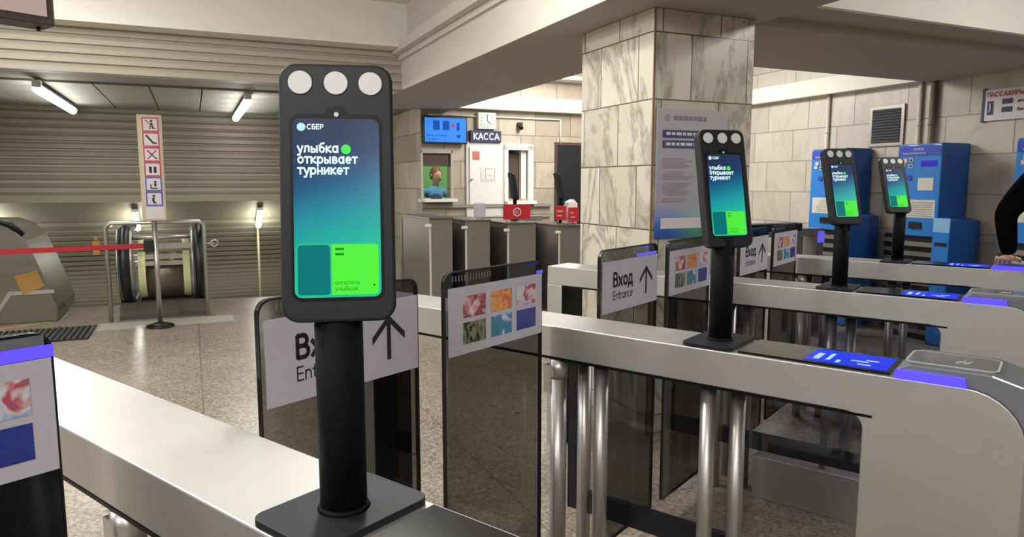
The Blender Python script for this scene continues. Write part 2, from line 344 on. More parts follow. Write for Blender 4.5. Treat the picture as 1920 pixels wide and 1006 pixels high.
# stroke lettering: each glyph is a list of centre lines, size 1 = line height, x-height .5, capitals .70
def _A(cx, cy, rx, ry, a0=0, a1=360, n=14):
    return [(cx+rx*math.cos(math.radians(a0+(a1-a0)*k/n)), cy+ry*math.sin(math.radians(a0+(a1-a0)*k/n))) for k in range(n+1)]
_o = [_A(.24, .25, .18, .20)]
GL = {
 'о': (_o, .48), 'o': (_o, .48), 'а': ([_A(.23, .25, .17, .20), [(.41, .46), (.41, .05)]], .50),
 'с': ([_A(.24, .25, .18, .20, 45, 315)], .44), 'е': ([[(.07, .26), (.42, .26)], _A(.24, .25, .18, .20, 0, 310)], .47),
 'у': ([[(.03, .45), (.21, .06)], [(.39, .45), (.17, -.13), (.04, -.15)]], .42),
 'л': ([[(.03, .05), (.09, .07), (.13, .45), (.38, .45), (.38, .05)]], .47),
 'ы': ([[(.06, .45), (.06, .05), (.20, .05)]+_A(.20, .16, .13, .11, -90, 90, 8)+[(.06, .27)], [(.47, .45), (.47, .05)]], .56),
 'ь': ([[(.06, .45), (.06, .05), (.20, .05)]+_A(.20, .16, .13, .11, -90, 90, 8)+[(.06, .27)]], .40),
 'б': ([_A(.23, .22, .17, .17), [(.06, .24), (.07, .48), (.18, .62), (.38, .67)]], .46),
 'к': ([[(.06, .45), (.06, .05)], [(.37, .45), (.09, .25), (.39, .05)]], .43), 'т': ([[(.03, .45), (.39, .45)], [(.21, .45), (.21, .05)]], .42),
 'р': ([[(.06, .45), (.06, -.15)], _A(.25, .25, .18, .20)], .49), 'н': ([[(.06, .45), (.06, .05)], [(.38, .45), (.38, .05)], [(.06, .25), (.38, .25)]], .46),
 'в': ([[(.06, .05), (.06, .45), (.21, .45)]+_A(.21, .355, .12, .095, 90, -90, 8)+[(.06, .26)], [(.21, .26)]+_A(.23, .155, .13, .105, 90, -90, 8)+[(.06, .05)]], .43),
 'и': ([[(.06, .45), (.06, .05), (.38, .45), (.38, .05)]], .46), 'й': ([[(.06, .45), (.06, .05), (.38, .45), (.38, .05)], [(.14, .62), (.22, .57), (.30, .62)]], .46),
 'п': ([[(.06, .05), (.06, .45), (.38, .45), (.38, .05)]], .46), 'м': ([[(.06, .05), (.06, .45), (.25, .12), (.44, .45), (.44, .05)]], .52),
 'х': ([[(.03, .45), (.37, .05)], [(.37, .45), (.03, .05)]], .42), 'д': ([[(.03, -.08), (.03, .05), (.45, .05), (.45, -.08)], [(.09, .05), (.14, .45), (.38, .45), (.38, .05)]], .50),
 'n': ([[(.06, .45), (.06, .05)], [(.06, .27)]+_A(.22, .30, .16, .15, 180, 0, 8)+[(.38, .05)]], .45), 't': ([[(.14, .62), (.14, .12), (.20, .05), (.28, .05)], [(.03, .45), (.27, .45)]], .32),
 'r': ([[(.06, .45), (.06, .05)], [(.06, .28), (.14, .43), (.25, .45)]], .29), 'a': ([_A(.23, .25, .17, .20), [(.41, .46), (.41, .05)]], .49),
 'c': ([_A(.24, .25, .18, .20, 45, 315)], .43), 'e': ([[(.07, .26), (.42, .26)], _A(.24, .25, .18, .20, 0, 310)], .46),
 'E': ([[(.42, .05), (.07, .05), (.07, .66), (.42, .66)], [(.07, .36), (.38, .36)]], .48), 'Е': ([[(.42, .05), (.07, .05), (.07, .66), (.42, .66)], [(.07, .36), (.38, .36)]], .48),
 'В': ([[(.07, .05), (.07, .66), (.27, .66)]+_A(.27, .515, .14, .145, 90, -90, 8)+[(.07, .37)], [(.27, .37)]+_A(.29, .21, .16, .16, 90, -90, 8)+[(.07, .05)]], .52),
 'С': ([_A(.32, .355, .25, .31, 45, 315)], .60), 'О': ([_A(.32, .355, .25, .31)], .64), 'К': ([[(.07, .66), (.07, .05)], [(.45, .66), (.10, .35), (.48, .05)]], .52),
 'А': ([[(.03, .05), (.28, .66), (.53, .05)], [(.12, .24), (.44, .24)]], .56), 'Б': ([[(.42, .66), (.07, .66), (.07, .05), (.27, .05)]+_A(.27, .215, .15, .165, -90, 90, 8)+[(.07, .38)]], .50),
 'Р': ([[(.07, .05), (.07, .66), (.27, .66)]+_A(.27, .49, .16, .17, 90, -90, 8)+[(.07, .32)]], .49), 'И': ([[(.07, .66), (.07, .05), (.47, .66), (.47, .05)]], .56),
 'Л': ([[(.03, .05), (.10, .08), (.15, .66), (.46, .66), (.46, .05)]], .54), 'Т': ([[(.03, .66), (.47, .66)], [(.25, .66), (.25, .05)]], .50),
 'Ы': ([[(.07, .66), (.07, .05), (.24, .05)]+_A(.24, .20, .14, .15, -90, 90, 8)+[(.07, .35)], [(.54, .66), (.54, .05)]], .62), 'М': ([[(.07, .05), (.07, .66), (.31, .2), (.55, .66), (.55, .05)]], .63),
 'П': ([[(.07, .05), (.07, .66), (.45, .66), (.45, .05)]], .54), 'Ж': ([[(.03, .66), (.32, .36), (.61, .66)], [(.03, .05), (.32, .36), (.61, .05)], [(.32, .66), (.32, .05)]], .66),
 'Н': ([[(.07, .66), (.07, .05)], [(.47, .66), (.47, .05)], [(.07, .36), (.47, .36)]], .56), 'У': ([[(.03, .66), (.25, .28)], [(.47, .66), (.17, .05), (.06, .05)]], .50),
 '3': ([_A(.22, .51, .16, .15, 140, -90, 8)+_A(.22, .21, .18, .16, 90, -140, 8)], .46), '0': ([_A(.25, .355, .18, .31)], .50), '/': ([[(.05, .0), (.25, .7)]], .3), ' ': ([], .26)}
def text_mesh(txt, size, bold, align='LEFT'):
    w = .13 if bold else .075
    vs, fs = [], []; x0 = 0.0
    for ch in txt:
        g, adv = GL.get(ch, GL[' '])
        for line in g:
            n = len(line)
            for i in range(n-1):
                (ax, ay), (bx, by) = line[i], line[i+1]
                l = math.hypot(bx-ax, by-ay)
                if l < 1e-5: continue
                dx, dy = (bx-ax)/l*w/2, (by-ay)/l*w/2
                e = .35 if n > 4 else .9          # small overlap closes the corners
                ax -= dx*e; ay -= dy*e; bx += dx*e; by += dy*e
                k = len(vs)
                vs += [(x0+ax-dy, ay+dx, 0), (x0+ax+dy, ay-dx, 0), (x0+bx+dy, by-dx, 0), (x0+bx-dy, by+dx, 0)]
                fs.append((k, k+1, k+2, k+3))
        x0 += adv+(.05 if bold else .02)
    return [tuple(c*size for c in v) for v in vs], fs

def rrect(x0, x1, y0, y1, r, n=5, rs=None):
    rs = rs or (r, r, r, r); pts = []
    for (cx, cy, a0, rr) in ((x1, y1, 0, rs[0]), (x0, y1, 90, rs[1]), (x0, y0, 180, rs[2]), (x1, y0, 270, rs[3])):
        sx = 1 if cx == x1 else -1; sy = 1 if cy == y1 else -1
        if rr <= 0: pts.append((cx, cy)); continue
        for k in range(n+1):
            t = math.radians(a0+90*k/n); pts.append((cx-sx*rr+math.cos(t)*rr, cy-sy*rr+math.sin(t)*rr))
    return pts

def tag(o, label=None, cat=None, group=None, kind=None):
    if label: o['label'] = label
    if cat: o['category'] = cat
    if group: o['group'] = group
    if kind: o['kind'] = kind
    return o
def root(name, label, cat, loc, ang=0, group=None):
    o = bpy.data.objects.new(name, None); COL.objects.link(o); o.empty_display_size = .1
    o.location = loc; o.rotation_euler.z = ang
    return tag(o, label, cat, group)
def copy_tree(o, parent=None):
    c = o.copy(); COL.objects.link(c); c.parent = parent
    for ch in [x for x in o.children]: copy_tree(ch, c)
    return c
def struct(o): o['kind'] = 'structure'; return o

# ============================================================ SETTING (hall frame)
ZB = 2.40      # underside of the beams
ZC = 3.20      # ceiling between the beams
WR = 6.5       # stone wall on the right
HK = 8.9       # wall with the ticket windows
TS = 2.73      # side wall of the escalator tunnel

m = MB(); m.box(-6, 9.5, -7, TS, -.3, 0); m.box(-6, HK+.1, TS, WR+.2, -.3, 0)
struct(m.build('floor', M['floor'], ang=AH))
# escalator slope beyond the floor edge
m = MB(); m.prism([(9.5, 0), (9.5, -.3), (19, -5.8), (19, -5.5)], -7, TS)
struct(m.build('floor_escalator_slope', M['pitdark'], ang=AH))
# ceiling slabs
m = MB(); m.box(-6, 7.4, -7, WR+.2, ZC, ZC+.2); m.box(7.4, HK+.2, 2.0, WR+.2, ZC, ZC+.2)
struct(m.build('ceiling', M['white'], ang=AH))
# long beam over the column with stepped ledge on its left face
B1a, B1b = 2.02, 3.13
m = MB()
m.box(-6, HK+.1, B1a, B1b, ZB, ZC+.05)
m.box(-6, 7.35, B1a-.03, B1a+.01, ZB+.29, ZB+.34)
m.box(-6, 7.35, B1a-.10, B1a+.01, ZB+.34, ZB+.44)
struct(m.build('trim_1', [M['cream']], ang=AH))
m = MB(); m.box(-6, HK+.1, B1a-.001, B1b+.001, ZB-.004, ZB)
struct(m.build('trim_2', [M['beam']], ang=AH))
# cross beam to the right wall with a small step on its near face
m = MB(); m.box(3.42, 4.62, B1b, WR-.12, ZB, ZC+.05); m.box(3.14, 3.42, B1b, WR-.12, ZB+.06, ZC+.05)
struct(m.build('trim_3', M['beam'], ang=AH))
# white lining of the cross beam's near face
m = MB(); m.box(3.10, 3.14, B1b, WR-.12, ZB+.06, ZC); struct(m.build('trim_4', M['white'], ang=AH))
# cornice along the right wall and along the ticket wall
m = MB(); m.box(-6, HK, WR-.12, WR+.1, ZB+.02, ZB+.2); m.box(HK-.12, HK+.1, B1b, WR-.12, ZB+.02, ZB+.2)
m.box(HK-.25, HK, B1b, WR-.12, ZB+.45, ZB+.5)
struct(m.build('trim_5', M['white'], ang=AH))
# white fascia, then ribbed lintel at the mouth of the tunnel
m = MB(); m.box(7.0, 7.08, -7, B1a-.1, ZB+.42, ZC).box(7.0, 7.08, B1a-.1, B1a, ZB+.445, ZC); m.box(6.97, 7.3, -7, B1a-.1, ZB+.38, ZB+.42)
struct(m.build('trim_6', M['white'], ang=AH))
def siding(z0, z1, n, a, depth, drop=None):
    pts = []
    for k in range(n):
        za = z0+(z1-z0)*k/n; zb = z0+(z1-z0)*(k+1)/n
        pts += [(a-depth, za), (a-depth*.8, za+(zb-za)*.5), (a, zb-(zb-za)*.12), (a, zb)]
    return pts
m = MB(); m.prism(siding(ZB, ZB+.40, 5, 7.24, .028)+[(7.38, ZB+.40), (7.38, ZB)], -7, B1a)
m.box(7.24, 7.38, B1a, TS, ZB+.0, ZB+.03)
struct(m.build('trim_7', mat('pale beige lintel boards', '#a8a292', .65, var=.05, scale=4), ang=AH))
# tunnel ceiling with slab joints
m = MB(); m.box(7.39, 10.9, -7, TS, ZB+.03, ZB+.25)
for k in range(19):
    b0 = -6.7+k*.49
    m.box(8.1, 10.7, b0, b0+.475, ZB+.01, ZB+.03)
struct(m.build('ceiling_tunnel', M['tunnel'], ang=AH))
# corrugated bulkhead
m = MB(); m.prism(siding(1.2, ZB+.1, 13, 10.85, .05)+[(11.2, ZB+.1), (11.2, 1.2)], -7, TS)
struct(m.build('wall_bulkhead', M['slat2'], ang=AH))
# inclined vault: a plain lit band, then corrugated sheet
def inc(a): return 1.2-(a-10.85)*.577
pts = [(10.8, inc(10.85)), (11.35, inc(11.35))]
a = 11.35
while a < 16.5:
    pts += [(a+.01, inc(a+.01)-.045), (a+.10, inc(a+.10)-.045), (a+.11, inc(a+.11)+.01), (a+.15, inc(a+.15)+.01)]; a += .15
m = MB(); m.prism(pts+[(a, 3), (10.9, 3)], -7, TS)
struct(m.build('ceiling_vault', M['slat'], ang=AH))
# side walls of the tunnel, ticket wall, right wall, walls behind the viewer
m = MB(); m.box(HK+.15, 17, TS, TS+.02, -6, 2.6); struct(m.build('wall_tunnel', M['walltile2'], ang=AH))
m = MB(); m.box(7.2, 17, -7.2, -7, -6, 2.6); struct(m.build('wall_tunnel_left', M['walltile2'], ang=AH))
# ticket wall with the openings left out (columns and rows of wall around them)
m = MB()
wins = [(2.75, 3.13, 1.26, 1.84), (3.95, 4.25, 1.24, 1.90)]
bcuts = [TS, 2.75, 3.13, 3.95, 4.25, WR+.2]
for i in range(5):
    b0, b1 = bcuts[i], bcuts[i+1]
    if i in (1, 3):
        z0, z1 = (1.26, 1.84) if i == 1 else (1.24, 1.90)
        m.box(HK, HK+.15, b0, b1, 0, z0); m.box(HK, HK+.15, b0, b1, z1, ZC)
    else: m.box(HK, HK+.15, b0, b1, 0, ZC)
struct(m.build('wall_ticket', M['walltile2'], ang=AH))
m = MB(); m.box(-6, HK+.2, WR, WR+.2, 0, ZC); struct(m.build('wall_right', M['walltile'], ang=AH))
m = MB(); m.box(-6.2, -6, -7, WR, 0, ZC); struct(m.build('wall_back', M['walltile'], ang=AH))
m = MB(); m.box(-6, 7.2, -7.2, -7, 0, ZC); struct(m.build('wall_left', M['walltile'], ang=AH))
# grey dado along the right wall
m = MB(); m.box(-6, HK, WR-.015, WR, 0, .93); struct(m.build('baseboard_right', mat('grey dado stone', '#8e8780', .5, scale=6), ang=AH))
# column
m = MB(); m.box(3.29, 4.07, 2.33, 3.04, 0, ZB-.004)
co = m.build('marble_column', M['marble'], ang=AH, bevel=.006)
MB().box(3.284, 3.291, 2.331, 2.341, 0, ZB-.006).build('corner_bead', mat('rusty corner bead', '#80603f', .6), co)
tag(co, 'square ceiling column clad in veined beige marble slabs', 'column')

# ============================================================ FACE TERMINALS
HW, HHT = .1432, .332
def build_terminal(n):
    u, v, yaw, tilt, zc = n['u'], n['v'], n['yaw'], n['tilt'], n['z']
    r = root('face_terminal', n['label'], 'terminal', T(.75, n['vc'], 1.001), AT, 'face terminals on the turnstiles')
    base = MB().prism(rrect(-.07, .075, -.098, .098, .02), 0.0, .010, 'z').build('base_plate', M['head'], r, bevel=.001)
    MB().cyl((0, 0, .010), (0, 0, .016), .036, 28, r1=.033).cyl((0, 0, .016), (0, 0, .30), .0315, 32).build('pole', M['pole'], r)
    # head: own rotation, local x right, y toward the face (-y is the front), z up
    hd = MB()
    hd.prism(rrect(-HW/2, HW/2, -HHT/2, HHT/2, .022, 8), -.0, .032, 'b', smooth=False)
    loc = T(u, v, zc)
    locr = r.matrix_basis.inverted() @ loc if False else None
    ho = hd.build('head', M['head'], r, raw=True, bevel=.004, seg=3)
    # place in root space
    R_world = Matrix.Rotation(yaw, 4, 'Z') @ Matrix.Rotation(-tilt, 4, 'X')
    rootm = Matrix.Translation(T(.75, n['vc'], 1.001)) @ Matrix.Rotation(AT, 4, 'Z')
    ho.matrix_basis = rootm.inverted() @ Matrix.Translation(loc) @ R_world
    def sub(name, mb, mats, y, bevel=0):
        o = mb.build(name, mats, ho, raw=True, bevel=bevel); o.location = (0, y, 0); return o
    for k, x in enumerate((-.0445, 0, .0435)):
        sub('lens', MB().cyl((x, 0, .1405), (x, -.0025, .1405), .0148, 28), M['lens'], 0)
    # bezel with notch
    pts = rrect(-.0585, .0575, -.139, .1005, .012, 5)
    out = []
    for p in pts:
        out.append(p)
    # notch on the top edge (between the corners 0..5 right-top and 6.. left-top)
    notch = [(.015*math.cos(math.radians(t))+0.0, .1005+.0105*math.sin(math.radians(t))) for t in range(0, 181, 20)]
    out = pts[:6]+[(.02, .1005)]+notch+[(-.02, .1005)]+pts[6:]
    sub('bezel', MB().prism(out, 0, -.0006, 'b'), M['blackpaint'], 0)
    sc = sub('screen', MB().quad([(x, 0, z) for x, z in rrect(-.0545, .0535, -.1345, .0945, .009, 5)]), M['screen'], -.0010)
    sub('camera', MB().cyl((0, 0, .1005), (0, -.0016, .1005), .0028, 14).build if False else MB().cyl((0, 0, .1), (0, -.0016, .1), .003, 14), M['lens'], 0)
    X = (1, 0, 0); Z = (0, 0, 1)
    t = MB().text('улыбка', .0185, (-.049, 0, .0505), X, Z, 0, 1, xs=.90).text('открывает', .0185, (-.049, 0, .0365), X, Z, 0, 1, xs=.88).text('турникет', .0185, (-.049, 0, .0225), X, Z, 0, 1, xs=.88)
    t.text('СБЕР', .0095, (-.037, 0, .0805), X, Z, 0, 1, xs=1.0)
    sub('lettering', t, M['txt_white'], -.0014)
    e = MB().cyl((-.044, 0, .0835), (-.044, -.0002, .0835), .0053, 20)
    sub('emblem', e, M['logo_blue'], -.0013)
    sub('green_ball', MB().cyl((.0115, 0, .0550), (.0115, -.0002, .0550), .0062, 20), M['greenball'], -.0013)
    sub('tile_outline', MB().quad([(x, 0, z) for x, z in rrect(-.052, .051, -.1325, -.0655, .006, 4)]), M['green_frame'], -.0012)
    sub('green_tile', MB().quad([(x, 0, z) for x, z in rrect(-.0085, .0503, -.1313, -.0668, .005, 4, (.005, 0, 0, .005))]), M['green'], -.0014)
    sub('teal_tile', MB().quad([(x, 0, z) for x, z in rrect(-.0505, -.0105, -.1312, -.0675, .004, 4)]), M['teal'], -.0014)
    tt = MB().text('оплатить', .0085, (-.005, 0, -.1185), X, Z, 0, 0)
    for zz in (-.0745, -.081): tt.quad([(-.004, 0, zz), (.007, 0, zz), (.007, 0, zz+.003), (-.004, 0, zz+.003)])
    tt.cyl((.0445, 0, -.1195), (.0445, -.0001, -.1195), .0015, 8)
    sub('tile_lettering', MB().text('улыбкой', .0085, (-.005, 0, -.1265), X, Z, 0, 0), M['green_dark'], -.0016)
    sub('tile_lettering', tt, M['green_dark'], -.0016)
    return r
D = math.radians
TERMS = [dict(u=.738, v=.579, vc=.584, yaw=D(8.7), tilt=D(8.4), z=1.4386, label='nearest and largest face terminal, its teal screen facing the viewer at left'),
         dict(u=.750, v=1.924, vc=1.916, yaw=D(15.8), tilt=D(12.5), z=1.4378, label='black face terminal standing in front of the poster on the marble column'),
         dict(u=.754, v=3.248, vc=3.25, yaw=D(13), tilt=D(16), z=1.439, label='black face terminal standing in front of the left blue ticket machine'),
         dict(u=.777, v=4.546, vc=4.56, yaw=D(4.9), tilt=D(19.3), z=1.443, label='smallest, farthest face terminal, overlapping the middle blue ticket machine')]
for t_ in TERMS: build_terminal(t_)

# ============================================================ TURNSTILES
CARD = [(0, 1), (1, 1), (2, 1), (0, 0), (1, 0), (2, 0)]
def make_wing(par, du, v0, v1, kind, front, led):
    """glass gate leaf across the lane (in the turnstile frame relative to its root)"""
    gm = M['wingblack'] if kind == 'cards0' else M['wingglass']
    z0, z1 = .10, 1.215
    tl, tr = (.035, .012) if front else (.012, .035)
    # rounded at the top corner on the free edge
    pts = rrect(v0, v1, z0, z1, 0, 5, rs=(.03, .03, .01, .01))
    g = MB().prism(pts, du-.004, du+.004, 'a')
    wo = g.build('gate_wing', gm, par)
    # dark edge all round
    e = MB(); n = len(pts)
    cx, cz = (v0+v1)/2, (z0+z1)/2
    vs = [(du-.0065, p[0], p[1]) for p in pts]+[(du+.0065, p[0], p[1]) for p in pts]
    inn = [(cx+(p[0]-cx)*(1-.003/abs(v1-v0)*2), cz+(p[1]-cz)*(1-.004/(z1-z0)*2)) for p in pts]
    vs += [(du-.0065, p[0], p[1]) for p in inn]+[(du+.0065, p[0], p[1]) for p in inn]
    fs = []
    for i in range(n):
        j = (i+1) % n
        fs += [(i, j, n+j, n+i), (i, j, 2*n+j, 2*n+i), (n+i, n+j, 3*n+j, 3*n+i), (2*n+i, 2*n+j, 3*n+j, 3*n+i)]
    e.add(vs, fs).build('edge_trim', M['edge'], wo)
    # film with lettering or card pictures, seen from the near side (smaller u)
    f = du-.0075
    s0, s1 = .985, 1.172
    MB().box(f-.0005, f, v0+.012, v1-.004, s0, s1).build('sign_film', M['sign'], wo)
    b = f-.0012
    w = v1-v0
    if kind == 'entry':
        A = (0, 1, 0); U_ = (0, 0, 1)
        t = MB().text('Вход', .078, (b, v0+.085, 1.075), A, U_, 0, 1, xs=.92).text('Entrance', .048, (b, v0+.085, 1.027), A, U_, 0, 0, xs=.88)
        t.box(b-.0002, b, v0+w*.775-.006, v0+w*.775+.006, 1.025, 1.12)
        for sgn in (-1, 1):
            x = v0+w*.775
            t.quad([(b, x, 1.135), (b, x, 1.117), (b, x+sgn*.052, 1.068), (b, x+sgn*.052, 1.086)])
        t.build('lettering', M['ink'], wo)
    else:
        for k, (i, j) in enumerate(CARD):
            x0 = v0+w*(.16+i*.27); zz = 1.012+j*.073
            MB().box(b-.0002, b, x0, x0+w*.215, zz, zz+.060).build('card_picture', PIC[k], wo)
    # ribbed dark strip and blue light along the top edge
    rb = MB()
    if kind == 'cards0': MB().box(du-.0071, du-.0066, v0+.015, v1-.012, 1.180, 1.210).build('ribbed_backing', M['capgrey'], wo)
    k = v0+.03
    while k < v0+.03+(.36*w if kind != 'cards0' else .9*w):
        rb.box(du-.0072, du-.0066, k, k+.004, 1.188, 1.204); k += .012
    rb.build('ribbed_strip', M['capgrey'], wo)
    if led:
        MB().box(du-.0082, du-.0068, v0+w*led[0], v0+w*led[1], 1.173, 1.173+led[2]).build('light_strip', M['led'] if kind == 'cards0' else M['ledsoft'], wo)
    return wo

def build_turnstile(vc, label, wings, frame, full=True):
    r = root('turnstile', label, 'turnstile', T(0, vc, 0), AT, 'row of stainless turnstiles')
    hw = .10
    # body: outline with rounded near corner and rounded window opening
    o_out = [(2.22, 0), (2.22, 1.0)]
    for k in range(9):
        t = D(90+90*k/8); o_out.append((.03+.12+.12*math.cos(t), 1.0-.12+.12*math.sin(t)))
    o_out += [(.03, 0)]
    def arc(cx, cz, rr, a0, a1, n=6): return [(cx+rr*math.cos(D(a0+(a1-a0)*k/n)), cz+rr*math.sin(D(a0+(a1-a0)*k/n))) for k in range(n+1)]
    inner = [(2.125, .0), (2.125, .90)] + arc(.35+.04, .90-.04, .04, 90, 180) + [(.35, 0)]
    poly = [(2.22, 0), (2.22, 1.0)] + o_out[2:-1] + [(.03, 0), (.35, 0)] + inner[::-1][1:-1] + [(2.125, 0)]
    # build faces as strips to stay convex
    b = MB()
    b.box(2.125, 2.22, -hw, hw, 0, .90)                                   # far leg
    b.box(.39, 2.22, -hw, hw, .90, 1.0)                                   # rail
    pr = [(.39, 1.0), (.39, .90)]+arc(.39, .86, .04, 90, 180)+[(.35, 0), (.03, 0)]+o_out[2:-1][::-1]
    b.prism(pr, -hw, hw, 'b')
    b.build('body', M['steel'], r, bevel=.003)
    MB().box(.33, 2.125, -hw-.001, hw+.001, .893, .8995).build('rail_seal', M['blackpaint'], r)
    MB().box(2.118, 2.1249, -hw+.002, hw-.002, 0, .893).build('leg_lining', M['blackpaint'], r)
    # posts
    MB().cyl((1.25, -.075, 0), (1.25, -.075, .83), .0265, 28).cyl((1.25, -.075, .83), (1.25, -.075, .838), .0285, 28).cyl((1.25, -.075, .838), (1.25, -.075, .8925), .0285, 28).box(1.262, 1.292, -.10, -.075, .78, .87).build('hinge_post', M['steel_v'], r)
    MB().cyl((1.25, .082, 0), (1.25, .082, .8925), .024, 24).box(1.262, 1.292, .08, .10, .78, .87).build('hinge_post', M['steel_v'], r)
    for (pu, pv) in ((1.13, -.01), (.765, -.03), (.70, .03)):
        MB().cyl((pu, pv, 0), (pu, pv, .893), .024 if pu > 1 else .022, 28).build('support_post', M['steel_v'], r)
    # smoked infill with dark profile
    fu, fv, fz0, fz1 = frame
    fr = MB().box(.35, fu, fv-.012, fv+.012, fz0, fz1).box(fu-.035, fu, fv-.012, fv+.012, fz1, .893)
    fr.build('infill_frame', M['navybar'], r)
    MB().box(.35, fu-.035, fv-.003, fv+.003, fz1, .893).build('infill_glass', M['darkglass'], r)
    MB().box(.35, 1.06, -.085, .06, 0.0, .20).build('kick_plate', M['steel'], r, bevel=.003)
    # top: black display panel, message, reader with light strip
    MB().prism([(.30, 1.0), (.665, 1.0), (.665, 1.006), (.30, 1.006)], -hw+.012, hw-.012, 'b').build('display_panel', M['blackglass'], r, bevel=.001)
    dm = MB().box(.31, .50, -.075, .07, 1.0062, 1.0068); dmo = dm.build('message_display', M['bluetext'], r)
    ic = MB()
    for (a0, a1, b0, b1) in ((.47, .485, -.05, .02), (.445, .455, -.045, .03), (.36, .40, -.02, -.01), (.34, .37, .0, .01), (.35, .38, -.05, -.04), (.42, .43, -.06, -.03)):
        ic.box(a0, a1, b0, b1, 1.0069, 1.0072)
    ic.build('display_icon', M['bluetext2'], r)
    # reader: hood running over the rounded near end
    hood = [(.29, 1.0), (.285, 1.024), (.26, 1.036), (.10, 1.036), (.04, 1.018), (0.0, .98), (-.022, .92), (-.022, .86), (.028, .86), (.03, .88)]
    hood += [(p[0], p[1]) for p in o_out[2:-1][::-1]][1:]
    MB().prism(hood, -hw+.004, hw-.004, 'b', smooth=False).build('reader_hood', M['capgrey'], r, bevel=.004)
    ol = MB().prism(rrect(.09, .275, -.07, .07, .02, 4), 1.0362, 1.0372, 'z')
    rd = ol.build('reader_pad', M['capline'], r)
    pad = MB().prism(rrect(.095, .27, -.063, .063, .017, 4), 1.0370, 1.0378, 'z').build('pad_surface', M['capgrey'], rd)
    MB().tube([(.16, -.02, 1.038), (.15, -.01, 1.038), (.145, .01, 1.038)], .002, 6).tube([(.175, -.025, 1.038), (.16, .0, 1.038), (.16, .02, 1.038)], .002, 6).build('contactless_mark', M['capline'], rd)
    MB().prism([(.145, 1.0), (.29, 1.0), (.287, 1.021), (.15, 1.021)], -hw-.004, -hw+.006, 'b').build('light_strip', M['led'], r, bevel=.002)
    for w in wings: make_wing(r, 1.28, *w)
    return r
E1 = build_turnstile(.584, 'nearest turnstile in the foreground with the largest terminal on its rail',
    [(-.604, -.162, 'cards0', True, (.0, 1.0, .02)), (.206, .656, 'entry', False, None)], (1.31, .08, .32, .395))
E2 = build_turnstile(1.915, 'second turnstile, its rail crossing the middle and its blue reader at right',
    [(-.578, -.137, 'cards', True, (.93, 1.0, .01)), (.215, .655, 'entry', False, (.60, .97, .012))], (1.31, .085, .32, .395))
E3 = build_turnstile(3.25, 'third turnstile, rail just behind the second one and beside the column',
    [(-.585, -.15, 'cards', True, None), (.22, .65, 'entry', False, None)], (1.50, -.08, .232, .31))
E4 = build_turnstile(4.565, 'farthest turnstile of the near row, in front of the blue ticket machines',
    [(-.575, -.14, 'cards', True, None)], (1.31, -.08, .3, .38))

# ============================================================ POSTER ON COLUMN
ps = root('wall_poster', 'lilac information poster with navy headings and blue-green foot on the marble column', 'poster', Hh(3.285, 2.36, 1.14), AH)
MB().box(-.006, 0.004, 0, .49, 0, .72).build('sheet', M['poster'], ps)
pm = MB(); f = -.0075
x = .11
MB().cyl((f, .065, .672), (f-.0005, .065, .672), .018, 14).build('emblem', M['paperline'], ps)
for w_ in (.028, .02, .03, .024, .022, .03, .018): pm.box(f-.0005, f, x, x+w_, .66, .684); x += w_+.009
pm.build('heading', mat('grey print heading', '#7a7688', .6), ps)
hb = MB()
hb.prism(rrect(.035, .42, .562, .605, .01), f, f-.0005, 'a').prism(rrect(.035, .40, .505, .548, .01), f, f-.0005, 'a')
hb.build('heading_bar', mat('navy heading bar', '#3a3768', .5), ps)
hl = MB()
for zz, n in ((.573, 9), (.516, 8)):
    x = .06
    for k in range(n):
        w_ = random.uniform(.02, .045)
        if x+w_ < .39: hl.box(f-.001, f-.0006, x, x+w_, zz+.004, zz+.02)
        x += w_+.008
hl.build('heading_lettering', M['pictogram'], ps)
ln = MB()
zz = .47
while zz > .2:
    if random.random() < .85:
        ln.box(f-.0005, f, .04 if random.random() < .7 else .06, random.uniform(.18, .27), zz, zz+.006)
    if random.random() < .6: ln.box(f-.0005, f, .31, random.uniform(.36, .45), zz, zz+.006)
    zz -= .0125
ln.build('text_lines', mat('lilac grey print', '#8f8a95', .6), ps)
MB().box(f-.0004, f, .035, .46, .055, .115).build('white_panel', M['pictogram'], ps)

